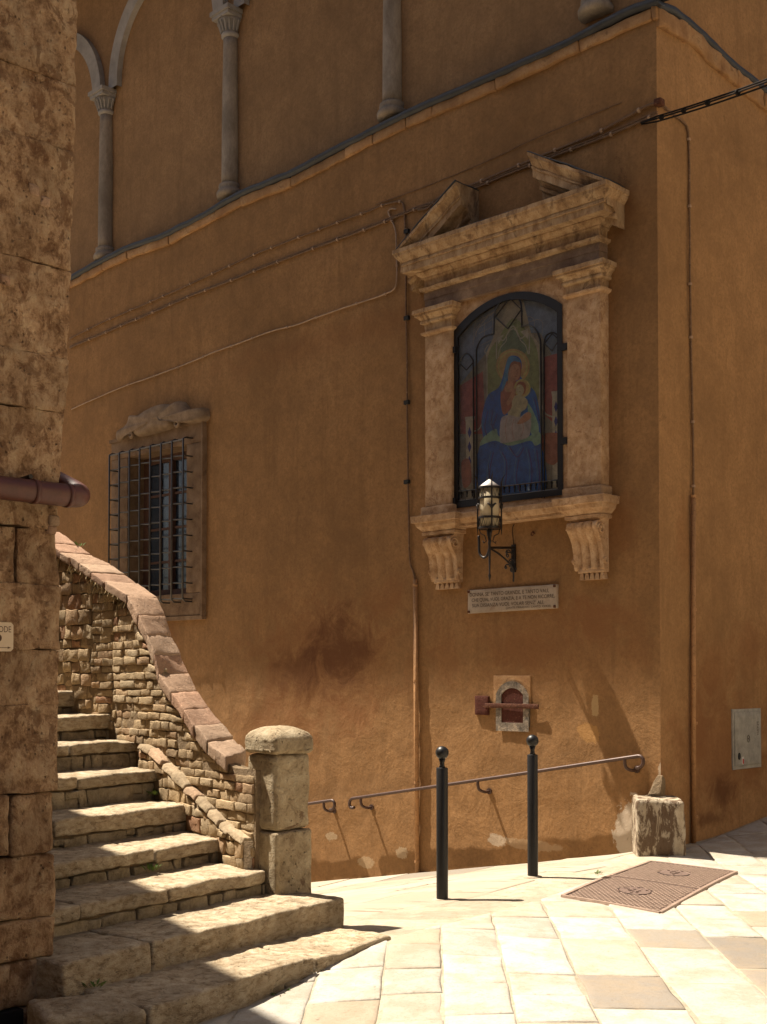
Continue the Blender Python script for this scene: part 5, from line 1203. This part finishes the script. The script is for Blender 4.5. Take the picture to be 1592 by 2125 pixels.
# dark drain hole at the foot
p_ = PF.un(18, 2112); fixn(MB().box(PF, p_[0]-.2, p_[0]+.06, -.1, .022, p_[1]-.1, p_[1]+.03).build('drain_hole', M['dark'], ph))
# red brick chips in the corner
for (px, py, s_) in ((112, 1085, .03), (107, 1100, .025), (70, 395, .03), (92, 420, .03), (10, 580, .025)):
    x, z = PF.un(px, py); MB().hbox(PF, x-s_, x+s_*.8, -.05, .016, z-s_*.8, z+s_*.8, seg=(2, 1, 2), r=.01, amp=.014, seed=px).build('brick_fragment', M['coping'], ph, True)
# unseen house to the left, placed so its roof edge shades the steps
hd = Vector((.506, -.863, 0)).normalized(); A0 = Vector((-5.36, 9.07, 0))
def house(name, p0, dirv, ln, depth, z0_, z1_, label, mat, wins, eave=.4):
    fr = Fr((p0.x, p0.y), (dirv.x, dirv.y)); t_ = thing(name, fr.pt(ln/2, 0, z0_), label, 'building')
    fixn(MB().box(fr, 0, ln, -depth, 0, z0_, z1_).build('wall', mat, t_))
    rf = MB(); rf.box(fr, -.3, ln+.3, -depth-.3, eave, z1_, z1_+.15); rf.prism(Fr((p0.x, p0.y), (dirv.x, dirv.y)), [(-.3, z1_+.15), (ln+.3, z1_+.15), (ln-depth/3, z1_+1.2), (depth/3, z1_+1.2)], -depth-.2, eave-.1) if False else None
    fixn(rf.build('roof', M['coping'], t_))
    for (x, z) in wins:
        fixn(MB().box(fr, x-.5, x+.5, -.02, .05, z-.8, z+.8).build('window_frame', M['framestone'], t_)); fixn(MB().box(fr, x-.38, x+.38, .052, .06, z-.68, z+.68).build('pane', M['pane'], t_))
        for sg in (-1, 1): fixn(MB().box(fr, x+sg*.72-.2, x+sg*.72+.2, .0, .06, z-.7, z+.7).build('shutter', M['woodframe'], t_))
    return t_

house('unseen_left_house', A0+hd*5.6, -hd, 8.6, 6, -2.2, 6.3, 'unseen ochre house left of the stone corner, sized so its roof shades the lower steps', M['plasterU'], [(2, 5.6)], 0.0)
house('added_rear_house', Vector((1.5, -4, 0)), Vector((-1, 0, 0)), 14, 5, -2, 11, 'unseen brown town house behind the viewpoint, added to hold back sky and bounce light', M['stonedark'], [(2.5, 1), (6, 1), (10, 1), (2.5, 4.6), (6, 4.6), (10, 4.6)])  # added out of view, tall and dark to cut sky and bounce
house('added_right_house', Vector((11, 14, 0)), Vector((0, -1, 0)), 18, 5, -2, 8.0, 'unseen cream town house on the right, added to bounce light onto the side facade', M['cream'], [(2.5, 1), (6, 1), (10, 1), (2.5, 4.6), (6, 4.6), (10, 4.6)])  # added out of view, pale to throw sunlight back at the side facade

# ------------------------------------------------------------------ drainpipe round the pier, sign plate
zp0 = PF.un(70, 1020, .085)[1]; xe = PF.un(140, 1020, .085)[0]
dp = thing('drainpipe', PF.pt(-.3, .085, zp0), 'red brown drainpipe running level across the stone corner and bending round it', 'pipe')
P = [PF.pt(-1.5, .085, zp0), PF.pt(-.3, .085, zp0), PF.pt(xe, .085, zp0)]+catmull([PF.pt(xe, .085, zp0), PF.pt(xe+.055, .075, zp0+.004), PF.pt(xe+.092, .03, zp0+.022), PF.pt(xe+.088, -.03, zp0+.05), PF.pt(xe+.05, -.10, zp0+.09)], 6)[1:]
P += [P[-1]+Vector((-.30, .22, .20)), P[-1]+Vector((-.9, .66, .6))]
fixn(MB().tube(P, .052, 22).build('pipe', M['pipe'], dp, True))
m = MB()
for x in (xe, PF.un(70, 1020, .085)[0], -.85): m.tube([PF.pt(x-.012, .085, zp0), PF.pt(x+.012, .085, zp0)], .056, 22)
fixn(m.build('pipe_collar', M['pipe'], dp, True))
xb_ = PF.un(63, 1020, .085)[0]; MB().tube([PF.pt(xb_, .0, zp0+.06), PF.pt(xb_, .09, zp0+.066)], .011, 8).build('clamp_bolt', M['darkiron'], dp)
sg = thing('street_sign', PF.pt(-.35, 0, PF.un(10, 1350)[1]), 'small cream sign plate with brown letters ODE and an arrow, cut by the left edge', 'sign')
xr_, zt = PF.un(28, 1292, .03); zb_ = PF.un(28, 1352, .03)[1]; cc_ = .012; xl = xr_-.24
fixn(MB().prism(PF, [(xl, zb_), (xr_-cc_, zb_), (xr_, zb_+cc_), (xr_, zt-cc_), (xr_-cc_, zt), (xl, zt)], .0, .03).build('sign_plate', M['signplate'], sg))
xo = PF.un(-3, 1310, .03)[0]; x2 = PF.un(23, 1310, .03)[0]
text('ODE', PF, xo, PF.un(10, 1312, .03)[1], .0308, .028, x2-xo, M['inksign'], sg, 'lettering')
za_ = PF.un(10, 1344, .03)[1]; m = MB(); m.prism(PF, [(xo-.05, za_-.0012), (x2-.012, za_-.0012), (x2-.012, za_+.0012), (xo-.05, za_+.0012)], .03, .031); m.prism(PF, [(x2-.016, za_-.005), (x2, za_), (x2-.016, za_+.005)], .03, .0312); m.build('arrow', M['inksign'], sg)
xd, zd = PF.un(-2, 1324, .03); n = 14; MB().prism(PF, [(xd+.013*math.cos(2*math.pi*k/n), zd+.016*math.sin(2*math.pi*k/n)) for k in range(n)], .03, .0312).build('dot', M['inksign'], sg)

# ------------------------------------------------------------------ weeds
def weed(p, n_, h, label, mat=None, spread=.04, name='weed'):
    m = MB()
    for k in range(n_):
        a = rnd.uniform(0, 6.28); d = Vector((math.cos(a), math.sin(a), 0)); q = p+d*rnd.uniform(0, spread); hh = h*rnd.uniform(.5, 1.1); w_ = hh*.16; s2 = Vector((-d.y, d.x, 0))*w_
        m.add([q, q+d*hh*.35+s2+Vector((0, 0, hh*.5)), q+d*hh*.8+Vector((0, 0, hh*.75)), q+d*hh*.35-s2+Vector((0, 0, hh*.5))], [(0, 1, 2, 3)])
    return m.build(name, mat or M['leaf'], None, base=p, label=label, category='plant')
weed(SP(1.30, 2.12, -.80), 16, .05, 'tiny green weed in the corner where the fourth step from the top meets the wall')
weed(SP(.50, 1.30, -1.12), 12, .05, 'small leafy sprout on the riser of the middle step')
weed(SP(.12, -.03, -1.55), 22, .05, 'green tuft at the foot of the lowest step beside the paving')
weed(SP(-.66, .40, -1.41), 16, .04, 'small green weed in the shaded joint by the pier foot')
p_ = gp(1240, 1814); weed(p_, 16, .035, 'little weed in the paving seam below the long handrail')
p_ = Po2[6].copy(); weed(p_+Vector((0, 0, .0)), 8, .05, 'yellow green sprig on the upper parapet coping')
# dry stalks hanging under the coping
m = MB()
for k in range(46):
    t_ = rnd.random(); i = rnd.choice([0, 0, 1, 1, 2, 3]); q = Pi2[i].lerp(Pi2[i+1], t_)+Fb_.out*.01+Vector((0, 0, -.055)); e = q+Vector((rnd.uniform(-.05, .05), rnd.uniform(-.04, .0), -rnd.uniform(.02, .11)))
    m.tube([q, q.lerp(e, .5)+Fb_.out*.015, e], .0018, 3)
m.build('dry_stalks', M['straw'], None, base=Pi2[1], label='tangle of dry stalks hanging under the pale upper coping', category='dry plant', kind='stuff')
print('bricks', sum(o.name.startswith('brick') for o in bpy.data.objects), 'slabs', sum(o.name.startswith('paving_slab') for o in bpy.data.objects))
print('objects', len(bpy.data.objects), 'tris', sum(len(o.data.polygons) for o in bpy.data.objects if o.type == 'MESH')*2)
